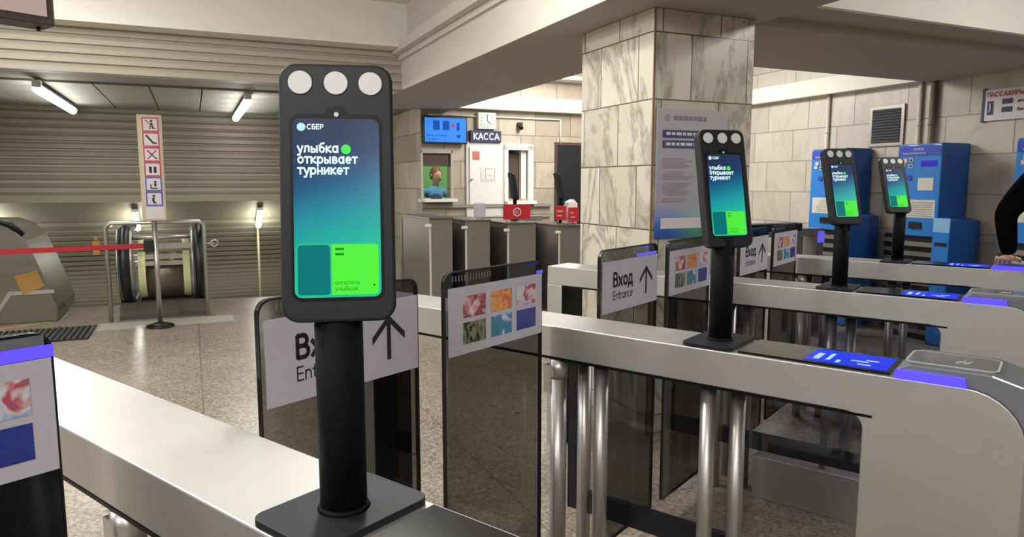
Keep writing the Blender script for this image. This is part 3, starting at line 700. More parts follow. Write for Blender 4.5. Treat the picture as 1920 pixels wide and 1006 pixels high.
# ============================================================ RIGHT WALL: TICKET MACHINES
def build_machine(a0, label, width=.43, side_w=.17):
    """blue ticket machine; a runs along the wall, root at its near front corner"""
    r = root('ticket_machine', label, 'ticket machine', Hh(a0, 6.1, 0), AH, 'blue ticket machines along the wall')
    w = width
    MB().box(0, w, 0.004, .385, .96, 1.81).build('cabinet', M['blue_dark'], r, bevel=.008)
    MB().prism(rrect(.004, w-.004, .97, 1.80, .02), -.008, .006, 'b').build('front_panel', M['blue'], r)
    # header
    MB().prism(rrect(.01, w-.01, 1.70, 1.79, .012), -.011, -.008, 'b').build('header', M['blue_band'], r)
    t = MB()
    X = (-1, 0, 0); Z = (0, 0, 1)
    t.text('БИЛЕТЫ', .028, (w*.62, -.012, 1.75), X, Z, 0, .0004)
    t.build('lettering', M['pictogram'], r)
    MB().text('ТРАНСПОРТНЫЕ КАРТЫ', .022, (w-.05, -.012, 1.715), X, Z, 0, 1).build('lettering', M['pictogram'], r)
    MB().box(.04, .19, -.012, -.008, 1.60, 1.655).build('display', emit('violet machine display', '#4636c8', .6), r)
    MB().box(.06, .21, -.012, -.008, 1.385, 1.50).build('notice', M['paper'], r)
    bt = MB()
    for (x, z) in ((.27, 1.645), (.27, 1.59), (.33, 1.64), (.345, 1.60)): bt.box(x, x+.04, -.014, -.008, z, z+.035)
    bt.build('card_reader', M['paper'], r)
    bc = MB()
    for (x, z) in ((.28, 1.652), (.28, 1.597)): bc.box(x, x+.02, -.017, -.014, z, z+.02)
    bc.build('button', M['ink'], r)
    MB().cyl((.30, -.008, 1.50), (.30, -.016, 1.50), .028, 20).build('coin_slot', M['blue_band'], r)
    MB().box(.03, w-.04, -.011, -.008, 1.135, 1.30).build('instruction_sheet', M['paper'], r)
    il = MB()
    for k in range(7): il.box(.05, .05+random.uniform(.2, .3), -.0125, -.011, 1.15+k*.02, 1.156+k*.02)
    il.build('instruction_text', M['paperline'], r)
    MB().box(.15, .27, -.02, -.008, 1.035, 1.095).build('tray', M['black'], r)
    # slatted plinth
    p = MB().box(.01, w-.01, .03, .38, 0, .955)
    p.build('plinth', M['black'], r)
    s = MB()
    for k in range(10): s.box(.0, w, -.005, .03, .06+k*.09, .10+k*.09)
    s.build('plinth_slats', M['steel_dull'], r)
    # low side box
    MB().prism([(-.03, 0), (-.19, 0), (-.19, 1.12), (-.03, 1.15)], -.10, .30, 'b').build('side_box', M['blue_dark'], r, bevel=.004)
    MB().box(-.185, -.035, -.108, -.10, .02, 1.02).build('side_box_front', M['blue'], r)
    MB().prism([(-.10, 1.02), (-.109, 1.02), (-.104, 1.145), (-.10, 1.145)], -.185, -.035, 'a').build('side_box_panel', mat('pale blue panel', '#7fb2dc', .3), r)
    MB().box(-.17, -.06, -.113, -.108, .90, .93).build('card_slot', M['black'], r)
    return r
build_machine(4.215, 'middle blue ticket machine on the wall, with violet display and low side box')
build_machine(5.24, 'left blue ticket machine on the wall, mostly behind a face terminal')
build_machine(3.16, 'blue ticket machine at the right edge behind the black sleeve')
# low slatted radiator panel between machines
rd = MB()
for k in range(10): rd.box(4.68, 5.0, 6.38, 6.41, .06+k*.09, .10+k*.09)
rd.box(4.70, 4.98, 6.41, 6.48, 0.0, .95, 1)
o = rd.build('wall_radiator', [M['steel_dull'], M['black']], ang=AH); tag(o, 'dark slatted radiator on the wall between two blue machines', 'radiator')
# vent, pipes, wall sign
vr = root('wall_vent', 'dark louvred vent grille high on the right stone wall', 'vent', Hh(5.1, WR, 2.03), AH)
MB().box(-.20, .20, -.02, 0, -.205, .205).build('frame', M['steel_dull'], vr, bevel=.003)
lv = MB()
lv.box(-.16, .16, -.022, -.018, -.17, .17)
for k in range(12): lv.prism([(-.024, -.165+k*.028), (-.034, -.163+k*.028), (-.024, -.145+k*.028)], -.16, .16, 'a')
lv.build('louvres', mat('dark vent louvres', '#2b2b33', .6), vr)
for (a_, rr, lab, c_) in ((5.83, .02, 'pale vertical pipe on the stone wall, left of the vent', 'cream'), (4.74, .02, 'pale vertical pipe on the stone wall just right of the vent', 'cream'), (4.60, .03, 'tan vertical duct on the stone wall between vent and lettered sign', 'slat2')):
    p_ = MB().cyl((a_, WR-rr, .93), (a_, WR-rr, ZB+.02), rr, 16)
    for z_ in (1.3, 2.0): p_.cyl((a_, WR-rr, z_), (a_, WR-rr, z_+.02), rr*1.2, 16)
    o = p_.build('wall_pipe', M[c_], ang=AH); tag(o, lab, 'pipe')
sg = root('wall_sign', 'white wall sign with red top line and blue marks, upper right', 'sign', Hh(4.13, WR, 2.05), AH)
MB().prism(rrect(-.95, 0, -.05, .22, .02), -.02, 0, 'b').build('board', M['pictogram'], sg)
MB().box(-.01, .012, -.024, -.0, -.06, .235).build('board_edge', M['navy'], sg)
st = MB().text('ПАССАЖИРЫ МЕТРО', .055, (-.03, -.022, .155), (-1, 0, 0), (0, 0, 1), 0, .0012)
st.build('red_lettering', mat('red print', '#b0353f', .5), sg)
sm_ = MB()
for (x, z) in ((-.16, .085), (-.16, .015)): sm_.box(x-.09, x, -.0215, -.02, z, z+.045)
sm_.box(-.09, -.035, -.0215, -.02, .0, .12)
sm_.text('вход / выход', .04, (-.29, -.022, .09), (-1, 0, 0), (0, 0, 1), 0, .0004).text('билеты', .04, (-.29, -.022, .02), (-1, 0, 0), (0, 0, 1), 0, .0004)
sm_.build('blue_marks', M['navy'], sg)
wm = MB()
wm.tube([(-.055, -.024, .02), (-.065, -.024, .06), (-.06, -.024, .10)], .006, 6)
wm.build('white_figure', M['whitepaint'], sg)
st2 = MB().cyl((3.86, WR-.016, .80), (3.86, WR-.024, .80), .05, 20).build('wall_sticker', mat('dull red sticker', '#6d5252', .5), ang=AH)
tag(st2, 'small round dull red sticker low on the grey dado', 'sticker')

# ============================================================ TICKET WALL
K = HK
fr = MB()
w1 = root('window_1', None, None, Hh(K, 2.75, 1.26), AH); struct(w1)
# booth interior behind the first window
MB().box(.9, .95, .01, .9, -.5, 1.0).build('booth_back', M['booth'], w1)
MB().box(.16, .9, .005, .01, -.5, 1.0).box(.16, .9, .9, .94, -.5, 1.0).box(.16, .9, .01, .9, .9, .95).box(.16, .9, .01, .9, -.5, -.46).build('booth_lining', M['white'], w1)
MB().box(-.01, .02, -.03, 0, -.03, .62).box(-.01, .02, .38, .41, -.03, .62).box(-.01, .02, -.03, .41, .58, .64).build('frame', mat('grey window frame', '#aaa79a', .5), w1)
MB().box(.02, .05, 0, .38, .41, .58).build('blind', M['brown'], w1)
MB().box(.06, .066, 0, .38, 0, .41).build('glazing', glass('clear glass', '#e8efe8', .2), w1)
MB().box(-.16, .15, -.03, .42, -.05, -.012).build('counter', M['whitepaint'], w1)
MB().box(-.10, 0, .10, .22, -.012, .002).build('tray', M['ink'], w1)
w2 = root('window_2', None, None, Hh(K, 3.95, 1.24), AH); struct(w2)
MB().box(-.03, .03, -.06, 0, -.06, .72).box(-.03, .03, .3, .38, -.06, .72).box(-.03, .03, -.06, .38, .66, .74).build('frame', M['whitepaint'], w2)
MB().box(.10, .13, -.0, .22, 0, .62).build('blind', M['brown'], w2)  # brown sheet standing in for the dark brown window opening
MB().box(.03, .5, .22, .3, 0, .66).box(.14, .5, -.02, .0, -.02, .66).box(.5, .55, -.1, .5, -.1, .8).build('reveal', M['whitepaint'], w2)
MB().box(-.14, .1, -.06, .38, -.07, -.03).build('counter', M['whitepaint'], w2)
# white panel door with notice
dr = root('door_1', None, None, Hh(K, 3.34, 0), AH); struct(dr)
MB().box(-.03, 0, 0, .54, .0, 2.0).build('frame', mat('off white door frame', '#cfccc4', .5), dr, bevel=.004)
MB().box(-.05, -.03, .04, .50, 1.17, 1.93).build('leaf', M['whitepaint'], dr, bevel=.004)
MB().box(-.054, -.05, .08, .18, 1.76, 1.87).build('red_notice', mat('red notice paper', '#c06a62', .5), dr)
nt_ = MB().box(-.053, -.05, .19, .42, 1.47, 1.66)
nt_.build('drawing', mat('pale drawing sheet', '#d4d2cd', .5), dr)
nl = MB()
for (x0, x1, z0, z1) in ((.20, .24, 1.49, 1.495), (.26, .40, 1.64, 1.645), (.26, .265, 1.5, 1.64), (.395, .40, 1.5, 1.64), (.26, .40, 1.49, 1.495), (.30, .36, 1.55, 1.555), (.20, .205, 1.52, 1.6)):
    nl.box(-.0545, -.053, x0, x1, z0, z1)
nl.build('drawing_line', M['paperline'], dr)
MB().cyl((-.05, .06, 1.5), (-.08, .06, 1.5), .014, 10).build('handle', M['steel_v'], dr)
d2 = root('door_2', None, None, Hh(K, 4.70, 0), AH); struct(d2)
MB().box(-.02, 0, 0, .62, 0, 1.98).build('leaf', M['dark'], d2)
MB().box(-.03, 0.0, -.03, 0, 0, 2.02).box(-.03, 0, 0, .62, 1.98, 2.02).build('frame', M['brown'], d2)
# lower wall mouldings of the ticket front
m = MB().box(K-.05, K, TS, 4.6, 1.13, 1.17).box(K-.03, K, TS, 4.6, .98, 1.01); struct(m.build('trim_8', mat('grey ledge', '#8c877e', .5), ang=AH))
# monitor
mo = root('wall_monitor', 'bright blue wall monitor above the ticket window', 'monitor', Hh(K, 2.73, 1.96), AH)
MB().box(-.10, -.04, 0, .60, 0, .345).build('housing', M['black'], mo, bevel=.006)
MB().box(-.04, 0, .2, .4, .1, .25).build('bracket', M['black'], mo)
MB().box(-.1045, -.1, .02, .58, .02, .325).build('screen', M['monitor'], mo)
mt = MB()
for (x, z) in ((.13, .17), (.26, .17)): mt.box(-.1055, -.1045, x, x+.09, z, z+.12)
mt.box(-.1055, -.1045, .45, .49, .17, .27)
mt.text('Вход в метро', .05, (-.1056, .05, .09), (0, 1, 0), (0, 0, 1), 0, 0).text('по карте', .04, (-.1056, .05, .045), (0, 1, 0), (0, 0, 1), 0, 0)
mt.quad([(-.1056, .44, .11), (-.1056, .51, .11), (-.1056, .475, .06)])
mt.build('screen_graphics', M['monitor_dark'], mo)
MB().cyl((-.1045, .40, .225), (-.106, .40, .225), .025, 16).build('red_mark', M['monitor_red'], mo)
# clock
ck = root('wall_clock', 'square grey wall clock above the navy lettered board', 'clock', Hh(K, 3.49, 2.16), AH)
MB().box(-.08, 0, 0, .26, 0, .22).build('case', M['clock'], ck, bevel=.01)
MB().cyl((-.08, .13, .11), (-.083, .13, .11), .095, 28).build('dial', mat('pale dial', '#c9cfc6', .5), ck)
hn = MB().box(-.086, -.083, .125, .135, .11, .185).prism([(.13, .105), (.13, .117), (.185, .075), (.18, .068)], -.086, -.083, 'a')
for k in range(12):
    t = k*PI/6; hn.box(-.085, -.083, .13+.08*math.sin(t)-.004, .13+.08*math.sin(t)+.004, .11+.08*math.cos(t)-.006, .11+.08*math.cos(t)+.006)
hn.build('hands', M['ink'], ck)
# ticket office board
kb = root('cash_desk_sign', 'navy board lettered КАССА in white below the clock', 'sign', Hh(K, 3.39, 1.99), AH)
MB().box(-.06, 0, 0, .44, 0, .155).build('board', M['navy'], kb, bevel=.004)
MB().text('КАССА', .125, (-.062, .04, .035), (0, 1, 0), (0, 0, 1), 0, 1, xs=.98).build('lettering', M['whitepaint'], kb)
# cctv
for (b_, z_, lab) in ((4.12, 2.22, 'small black dome camera under the cornice over the ticket office'),):
    o = MB().box(K-.06, K, b_-.03, b_+.03, z_, z_+.05).cyl((K-.08, b_, z_-.03), (K-.02, b_, z_+.01), .03, 14).build('dome_camera', M['black'], ang=AH); tag(o, lab, 'camera')
cp = MB().tube([(K-.02, TS+.1, 2.33), (K-.02, 4.1, 2.33), (K-.02, 4.75, 2.33)], .012, 8).tube([(K-.02, 4.75, 2.33), (K-.02, 4.75, 1.99)], .012, 8)
o = cp.build('conduit', M['cream'], ang=AH); tag(o, 'thin pale conduit running below the cornice above the ticket office', 'conduit')

# ============================================================ FAR TURNSTILES
FA = 6.9
def far_gate(b0, b1, z1, label, light=True, open_=None, dep=1.0):
    r = root('far_turnstile', label, 'turnstile', Hh(FA, b0, 0), AH, 'old grey turnstiles before the ticket office')
    w = b1-b0
    MB().box(0, dep, 0, w, 0, z1-.015).build('body', M['steel_dull'], r, bevel=.005)
    MB().box(-.01, dep+.01, -.008, w+.008, z1-.015, z1).build('top_plate', mat('grey brown top', '#6b625c', .35, metal=.5), r)
    MB().box(-.012, -.001, -.045, .02, z1-.09, z1-.06).build('indicator', M['whitepaint'], r)
    MB().box(-.006, -.001, -.004, .016, 0, z1-.1).build('corner_strip', M['paper'], r)
    return r
far_gate(2.19, 2.44, 1.10, 'far left grey turnstile with plain side below the cash desk')
far_gate(2.58, 2.86, 1.07, 'far grey turnstile second from left, beside a black slot')
far_gate(3.06, 3.40, 1.03, 'far grey turnstile below the red board with a ring')
far_gate(3.68, 4.0, .99, 'far grey turnstile next to the marble column')
ob = root('lane_barrier', 'long grey barrier panel with dark posts, standing behind the far turnstiles', 'barrier', Hh(FA+1.06, 2.19, 0), AH)
MB().box(0, .06, 0, 1.82, .0, 1.05).build('panel', M['steel_dull'], ob, bevel=.004)
for (b0, b1) in ((.69, .85), (1.37, 1.46)): MB().box(-.5, -.4, b0, b1, 0, .95).build('black_post', M['black'], ob)
for b_ in (1.26, 1.33): MB().cyl((-.6, b_, 0), (-.6, b_, .95), .024, 14).build('steel_post', M['steel_v'], ob)
def board(b0, b1, z0, z1, m_, label, cat, txt=None, ring=False, zt=1.03):
    r = root('lane_board', label, cat, Hh(FA+.1, b0, z0), AH)
    MB().box(0, .015, 0, b1-b0, 0, z1-z0).build('panel', M[m_], r, bevel=.002)
    for x in (.04, b1-b0-.04): MB().cyl((.008, x, zt-z0+.001), (.008, x, .01), .006, 8).build('foot', M['steel_v'], r)
    t = MB()
    if ring:
        c = (b1-b0)/2; n = 24
        vs = [(-.002, c+rr*math.cos(2*PI*k/n), (z1-z0)/2+rr*math.sin(2*PI*k/n)) for rr in (.036, .048) for k in range(n)]
        t.add(vs, [(k, (k+1) % n, n+(k+1) % n, n+k) for k in range(n)])
        t.text('30', .05, (-.002, c-.03, (z1-z0)/2-.017), (0, 1, 0), (0, 0, 1))
    elif txt:
        t.text(txt, .032, (-.002, .015, (z1-z0)*.55), (0, 1, 0), (0, 0, 1), 0, .0005)
        t.box(-.002, -.001, .02, (b1-b0)*.6, (z1-z0)*.28, (z1-z0)*.34)
    if t.v: t.build('lettering', M['pictogram'], r)
    return r
board(3.06, 3.38, 1.06, 1.22, 'red', 'wide red board with a white ring emblem on the far turnstiles', 'sign', ring=True)
board(3.69, 3.83, 1.04, 1.20, 'red', 'small square red board with white heading beyond the turnstiles', 'sign', txt='СТОП', zt=.99)
board(3.86, 3.99, 1.02, 1.18, 'red', 'small red board half hidden behind the column edge', 'sign', txt='Нет', zt=.99)
board(2.72, 2.85, 1.09, 1.24, 'sign', 'small lilac board with a dark figure left of the wide red board', 'sign', txt='А', zt=1.07)
def far_term(b, z0, label, lean):
    r = root('far_terminal', label, 'terminal', Hh(FA+.4, b, 0), AH)
    MB().cyl((0, 0, z0), (0, 0, 1.33), .022, 14).cyl((0, 0, z0), (0, 0, z0+.01), .05, 16).build('pole', M['pole'], r)
    MB().prism([(-.02, 1.28), (.03, 1.26), (.03-lean, 1.55), (-.02-lean, 1.57)], -.06, .06, 'a').build('head', M['head'], r, bevel=.01)
    return r
far_term(3.33, 1.031, 'thin black terminal turned sideways before the right office window', .05)
far_term(3.92, .991, 'thin black terminal turned sideways before the dark door', .06)
dg = root('distant_gate', 'dark topped gate with open window and violet light, right of the column', 'turnstile', Hh(5.0, 4.62, 0), AH)
MB().box(0, .15, 0, .96, .95, 1.02).box(0, .15, .0, .12, 0, .95).box(0, .15, .62, .70, 0, .95).box(0, .15, .86, .96, 0, .98).box(0, .15, .70, .86, 0, .60).build('body', M['steel_dull'], dg, bevel=.004)
MB().box(-.01, .16, .0, .67, 1.0, 1.075).build('top_cover', M['black'], dg, bevel=.008)
MB().box(-.012, -.002, .88, .96, .88, .99).build('light_strip', M['ledsoft'], dg)
# papers on the far turnstile
o = MB().prism([(3.84, .992), (3.99, .992), (4.0, 1.22), (3.95, 1.27), (3.88, 1.24)], FA+.14, FA+.24, 'a').build('white_bag', M['whitepaint'], ang=AH, bevel=.01)
tag(o, 'crumpled white bag standing behind the small red board by the column', 'bag')

# ============================================================ ESCALATORS, SIGN POST, LIGHTS
es = root('escalator', 'escalator newels with black handrail loops and steel drum behind the sign post', 'escalator', Hh(8.45, -.36, 0), AH)
def arcpts(b, r_, zc, a_c, t0, t1, n=26, rz=None):
    return [(a_c-r_*math.cos(D(t0+(t1-t0)*k/n)), b, zc+(rz or r_)*math.sin(D(t0+(t1-t0)*k/n))) for k in range(n+1)]
for b_ in (-.33, .40):
    # balustrade disc + handrail loop
    MB().tube([(1.5, b_, .93)]+arcpts(b_, .40, .55, .4, 90, -90, rz=.40)[::1]+[(1.0, b_, .13)], .048, 12).build('handrail', M['rubber'], es)
    MB().prism([(x, z) for x, _, z in arcpts(b_, .37, .55, .4, 90, -90)]+[(1.3, .18), (1.3, .92)], b_-.02, b_+.02, 'b').build('balustrade', M['steel_v'], es)
    MB().tube([(.9, b_-.065, .93)]+arcpts(b_-.065, .40, .55, .4, 90, -90)+[(.9, b_-.065, .15)], .014, 8).tube([(.9, b_+.065, .93)]+arcpts(b_+.065, .40, .55, .4, 90, -90)+[(.9, b_+.065, .15)], .014, 8).build('handrail_guide', M['steel_v'], es)
for b_ in (-.17, .27):
    MB().prism([(x, z) for x, _, z in arcpts(b_, .33, .50, .40, 90, -90)]+[(.7, .2), (.7, .80)], b_-.035, b_+.035, 'b').build('yellow_band', M['yellow'], es)
MB().cyl((.42, -.16, .42), (.42, .26, .42), .27, 36).build('drum', M['drum'], es)
MB().box(.1, .18, -.25, .35, .74, .80).box(.12, .2, -.25, .35, .63, .68).box(.12, .2, -.25, .35, .56, .61).cyl((.2, -.3, .86), (.2, .38, .86), .02, 12).build('cross_bar', M['steel_v'], es)
MB().prism([(.0, .0), (1.6, 0), (1.6, .16), (.15, .16), (.0, .05)], -.40, .47, 'b').build('plinth', M['pitdark'], es)
gr = root('guard_frame', 'steel tube guard frame with base plates around the escalator newels', 'rail', Hh(8.36, -.36, 0), AH)
MB().tube([(0, -.47, 0), (0, -.47, 1.0), (0, -.43, 1.04), (0, .42, 1.04), (0, .46, 1.0), (0, .46, 0)], .022, 14).tube([(0, -.47, .99), (.6, -.47, .99)], .018, 10).tube([(0, .46, .99), (.6, .46, .99)], .018, 10).build('tube_frame', M['steel_v'], gr)
MB().box(-.05, .05, -.55, -.39, 0, .012).box(-.05, .05, .38, .54, 0, .012).build('base_plate', M['steel_dull'], gr)
kn = MB().tube([(0, .47, .80), (0, .56, .80)], .012, 8)
n = 20
kn.tube([(0, .56+.035*math.cos(2*PI*k/n), .80+.035*math.sin(2*PI*k/n)) for k in range(n+1)], .01, 8)
kn.build('hook', M['steel_v'], gr)
# sign post with belt barrier
sp_ = root('sign_post', 'steel post carrying a tall beige column of six pictograms, red belt clipped to it', 'sign', Hh(7.92, -.355, 0), AH)
MB().cyl((0, 0, 0), (0, 0, .02), .13, 30).cyl((0, 0, .02), (0, 0, .045), .12, 30, r1=.05).build('base', M['black'], sp_)
MB().cyl((0, 0, .04), (0, 0, 1.09), .024, 18).build('pole', M['steel_v'], sp_)
MB().box(-.03, .10, -.10, .115, 1.08, 2.12).build('box', M['beige_box'], sp_, bevel=.004)
MB().box(-.034, -.03, -.065, .10, 1.10, 2.10).build('face', M['pictogram'], sp_)
for k in range(6):
    z_ = 1.95-k*.145
    red_ = k < 4
    MB().box(-.038, -.034, -.058, .092, z_, z_+.142).build('pictogram_border', M['pictored'] if red_ else M['pictoblue'], sp_)
    q = MB().box(-.040, -.038, -.045, .079, z_+.014, z_+.128).build('pictogram', M['pictogram'], sp_)
    g = MB(); c = .017; zc_ = z_+.07
    if k == 0: g.cyl((-.042, c+.01, zc_+.035), (-.0405, c+.01, zc_+.035), .011, 12).prism([(c-.012, zc_-.045), (c+.004, zc_+.02), (c+.02, zc_+.02), (c+.03, zc_-.04), (c+.018, zc_-.04), (c+.006, zc_-.01), (c-.002, zc_-.045)], -.042, -.0405, 'a').prism([(c-.05, zc_+.045), (c-.042, zc_+.05), (c+.05, zc_-.04), (c+.042, zc_-.045)], -.0425, -.0422, 'a', 1)
    if k == 1: g.prism([(c-.05, zc_+.04), (c-.035, zc_+.048), (c+.02, zc_-.02), (c+.05, zc_-.03), (c+.05, zc_-.042), (c+.012, zc_-.038)], -.042, -.0405, 'a')
    if k == 2: g.prism([(c-.045, zc_+.04), (c-.035, zc_+.045), (c+.045, zc_-.04), (c+.035, zc_-.045)], -.042, -.0405, 'a').prism([(c+.045, zc_+.04), (c+.035, zc_+.045), (c-.045, zc_-.04), (c-.035, zc_-.045)], -.042, -.0405, 'a', 1)
    if k == 3:
        for s_ in (-.02, .02): g.prism([(x+c+s_, y+zc_) for x, y in rrect(-.012, .012, -.035, .03, .01, 3)], -.042, -.0405, 'a')
    if k == 4: g.cyl((-.042, c+.015, zc_+.025), (-.0405, c+.015, zc_+.025), .011, 12).box(-.042, -.0405, c-.03, c+.035, zc_-.045, zc_-.035).box(-.042, -.0405, c-.03, c-.02, zc_-.04, zc_+.0).box(-.042, -.0405, c+.005, c+.025, zc_-.02, zc_+.012)
    if k == 5: g.cyl((-.042, c-.005, zc_+.03), (-.0405, c-.005, zc_+.03), .012, 12).prism([(c-.02, zc_+.015), (c+.008, zc_+.01), (c-.005, zc_-.01), (c+.018, zc_-.045), (c-.008, zc_-.045), (c-.022, zc_-.015)], -.042, -.0405, 'a')
    g.build('figure', [M['ink'], M['pictored']], q)
MB().box(-.04, .04, -.105, -.02, .77, .89).build('belt_cassette', M['black'], sp_, bevel=.006)
MB().prism([(-.10, .805), (-.10, .855), (-2.1, .83), (-2.1, .78)], -.002, .002, 'a').build('belt', M['belt'], sp_)
bp = root('barrier_post', 'steel post outside the left edge holding the far end of the red belt', 'post', Hh(7.92, -2.49, 0), AH)
MB().cyl((0, 0, 0), (0, 0, .03), .13, 24).build('base', M['black'], bp)
MB().cyl((0, 0, .03), (0, 0, .95), .024, 16).build('pole', M['steel_v'], bp)
# left escalator balustrade end
el = root('escalator_balustrade', 'grey metal escalator balustrade with orange plate at the left edge', 'escalator', Hh(8.7, -1.35, 0), AH)
MB().prism([(-.01, 0), (-.0, .14), (-.09, .42), (-.15, .62), (-.24, .86), (-.34, .99), (-.50, 1.06), (-1.2, 1.06), (-1.2, 0)], 0, 1.2, 'a')  .build('skirt', mat('worn grey balustrade', '#6f6b63', .45, metal=.3), el, bevel=.01)
MB().tube([(.05, -.27, .92), (.0, -.36, 1.03), (.0, -.52, 1.10), (.0, -1.2, 1.10)], .035, 10).build('handrail', M['rubber'], el)
MB().prism([(-.36, .50), (-.16, .55), (-.10, .38), (-.30, .30)], -.012, 0, 'a').build('orange_plate', M['orange'], el)
MB().prism([(-.62, .02), (-.42, .34), (-.02, .34), (-.02, .30), (-.40, .30), (-.58, .02)], -.008, 0, 'a').build('ledge', M['steel_v'], el)
yl = MB().prism([(8.28, -2.2), (8.28, -2.14), (8.66, -1.42), (8.66, -1.48)], .0, .004, 'z').build('safety_line', M['yellowline'], ang=AH); tag(yl, 'yellow safety line painted on the floor by the left escalator', 'line')
ob = MB().box(8.33, 8.40, -.95, -.89, .72, .86).cyl((8.36, -.92, .86), (8.36, -.92, .90), .02, 10).tube([(8.36, -.89, .80), (8.36, -.855, .80)], .01, 8).build('warning_lamp', M['orange'], ang=AH); tag(ob, 'small orange warning lamp fixed left of the guard frame', 'lamp')
# floor grating
g = MB().box(7.55, 8.25, -2.6, -.95, .0, .006, 1)
k = -2.58
while k < -.97:
    g.box(7.57, 8.23, k, k+.022, .006, .018); k += .05
go = g.build('floor_grating', [M['grate'], M['blackpaint']], ang=AH); tag(go, 'steel foot grating set in the floor before the left escalator', 'grating')
pl = MB().box(7.95, 8.32, -.93, .35, 0, .004).build('floor_plate', mat('smooth grey threshold', '#a9a59b', .35), ang=AH); tag(pl, 'pale metal threshold plate under the sign post', 'plate')
# tunnel lamps
def lamp(a0, b0, a1, b1, z0, z1, r_, label, drop=.1):
    r = root('tube_lamp', label, 'lamp', Hh(a0, b0, z0), AH, 'tube lamps in the escalator tunnel')
    d = (a1-a0, b1-b0, z1-z0)
    MB().box(-.04, .05, -.035, .035, -.01, drop).build('bracket', M['whitepaint'], r)
    MB().tube([(0, 0, .02), (d[0], d[1], d[2]+.02)], r_*.8, 8).build('housing', M['frame_grey'], r)
    MB().tube([(0, 0, -.02), (d[0], d[1], d[2]-.02)], r_, 12).build('tube', M['tube'], r)
    return r
lamp(8.0, -1.27, 10.2, -1.27, 2.35, 2.35, .045, 'left long tube lamp under the tunnel ceiling', .057)
lamp(8.25, .60, 10.5, .60, 2.35, 2.35, .045, 'right long tube lamp under the tunnel ceiling', .057)
lamp(10.95, -.72, 11.35, -.72, 1.07, .83, .04, 'small lower tube lamp on the vault left of the sign post', .03)
lamp(10.95, .90, 11.35, .90, 1.07, .83, .04, 'small lower tube lamp on the vault right of the guard frame', .03)
lamp(10.95, -2.4, 11.35, -2.4, 1.05, .81, .04, 'lower tube lamp on the vault at the left edge', .03)
# lamp pole far right
vp_ = MB().cyl((11.5, .90, -1.2), (11.5, .90, .78), .018, 10).build('conduit_pole', M['beige_box'], ang=AH); tag(vp_, 'thin pale conduit dropping from the right lower tube lamp', 'conduit')

# hanging sign upper left
hs = root('hanging_sign', 'lit pinkish hanging sign in a grey frame, upper left corner', 'sign', T(2.5, .905, 1.93), AT)
MB().box(0, .10, -.75, 0, 0, .40).build('frame', M['frame_grey'], hs, bevel=.004)
MB().box(-.003, 0, -.72, -.022, .025, .38).build('face', emit('pinkish sign face', '#cdb5ad', .55), hs)
MB().text('ие', .03, (-.004, -.185, .10), (0, 1, 0), (0, 0, 1)).build('lettering', M['brown'], hs)
MB().cyl((.05, -.7, .40), (.05, -.7, 1.27), .008, 8).cyl((.05, -.05, .40), (.05, -.05, 1.27), .008, 8).build('hanger', M['steel_v'], hs)
MB().cyl((.05, -.03, -.012), (.05, -.03, 0), .006, 8).build('bolt', M['black'], hs)

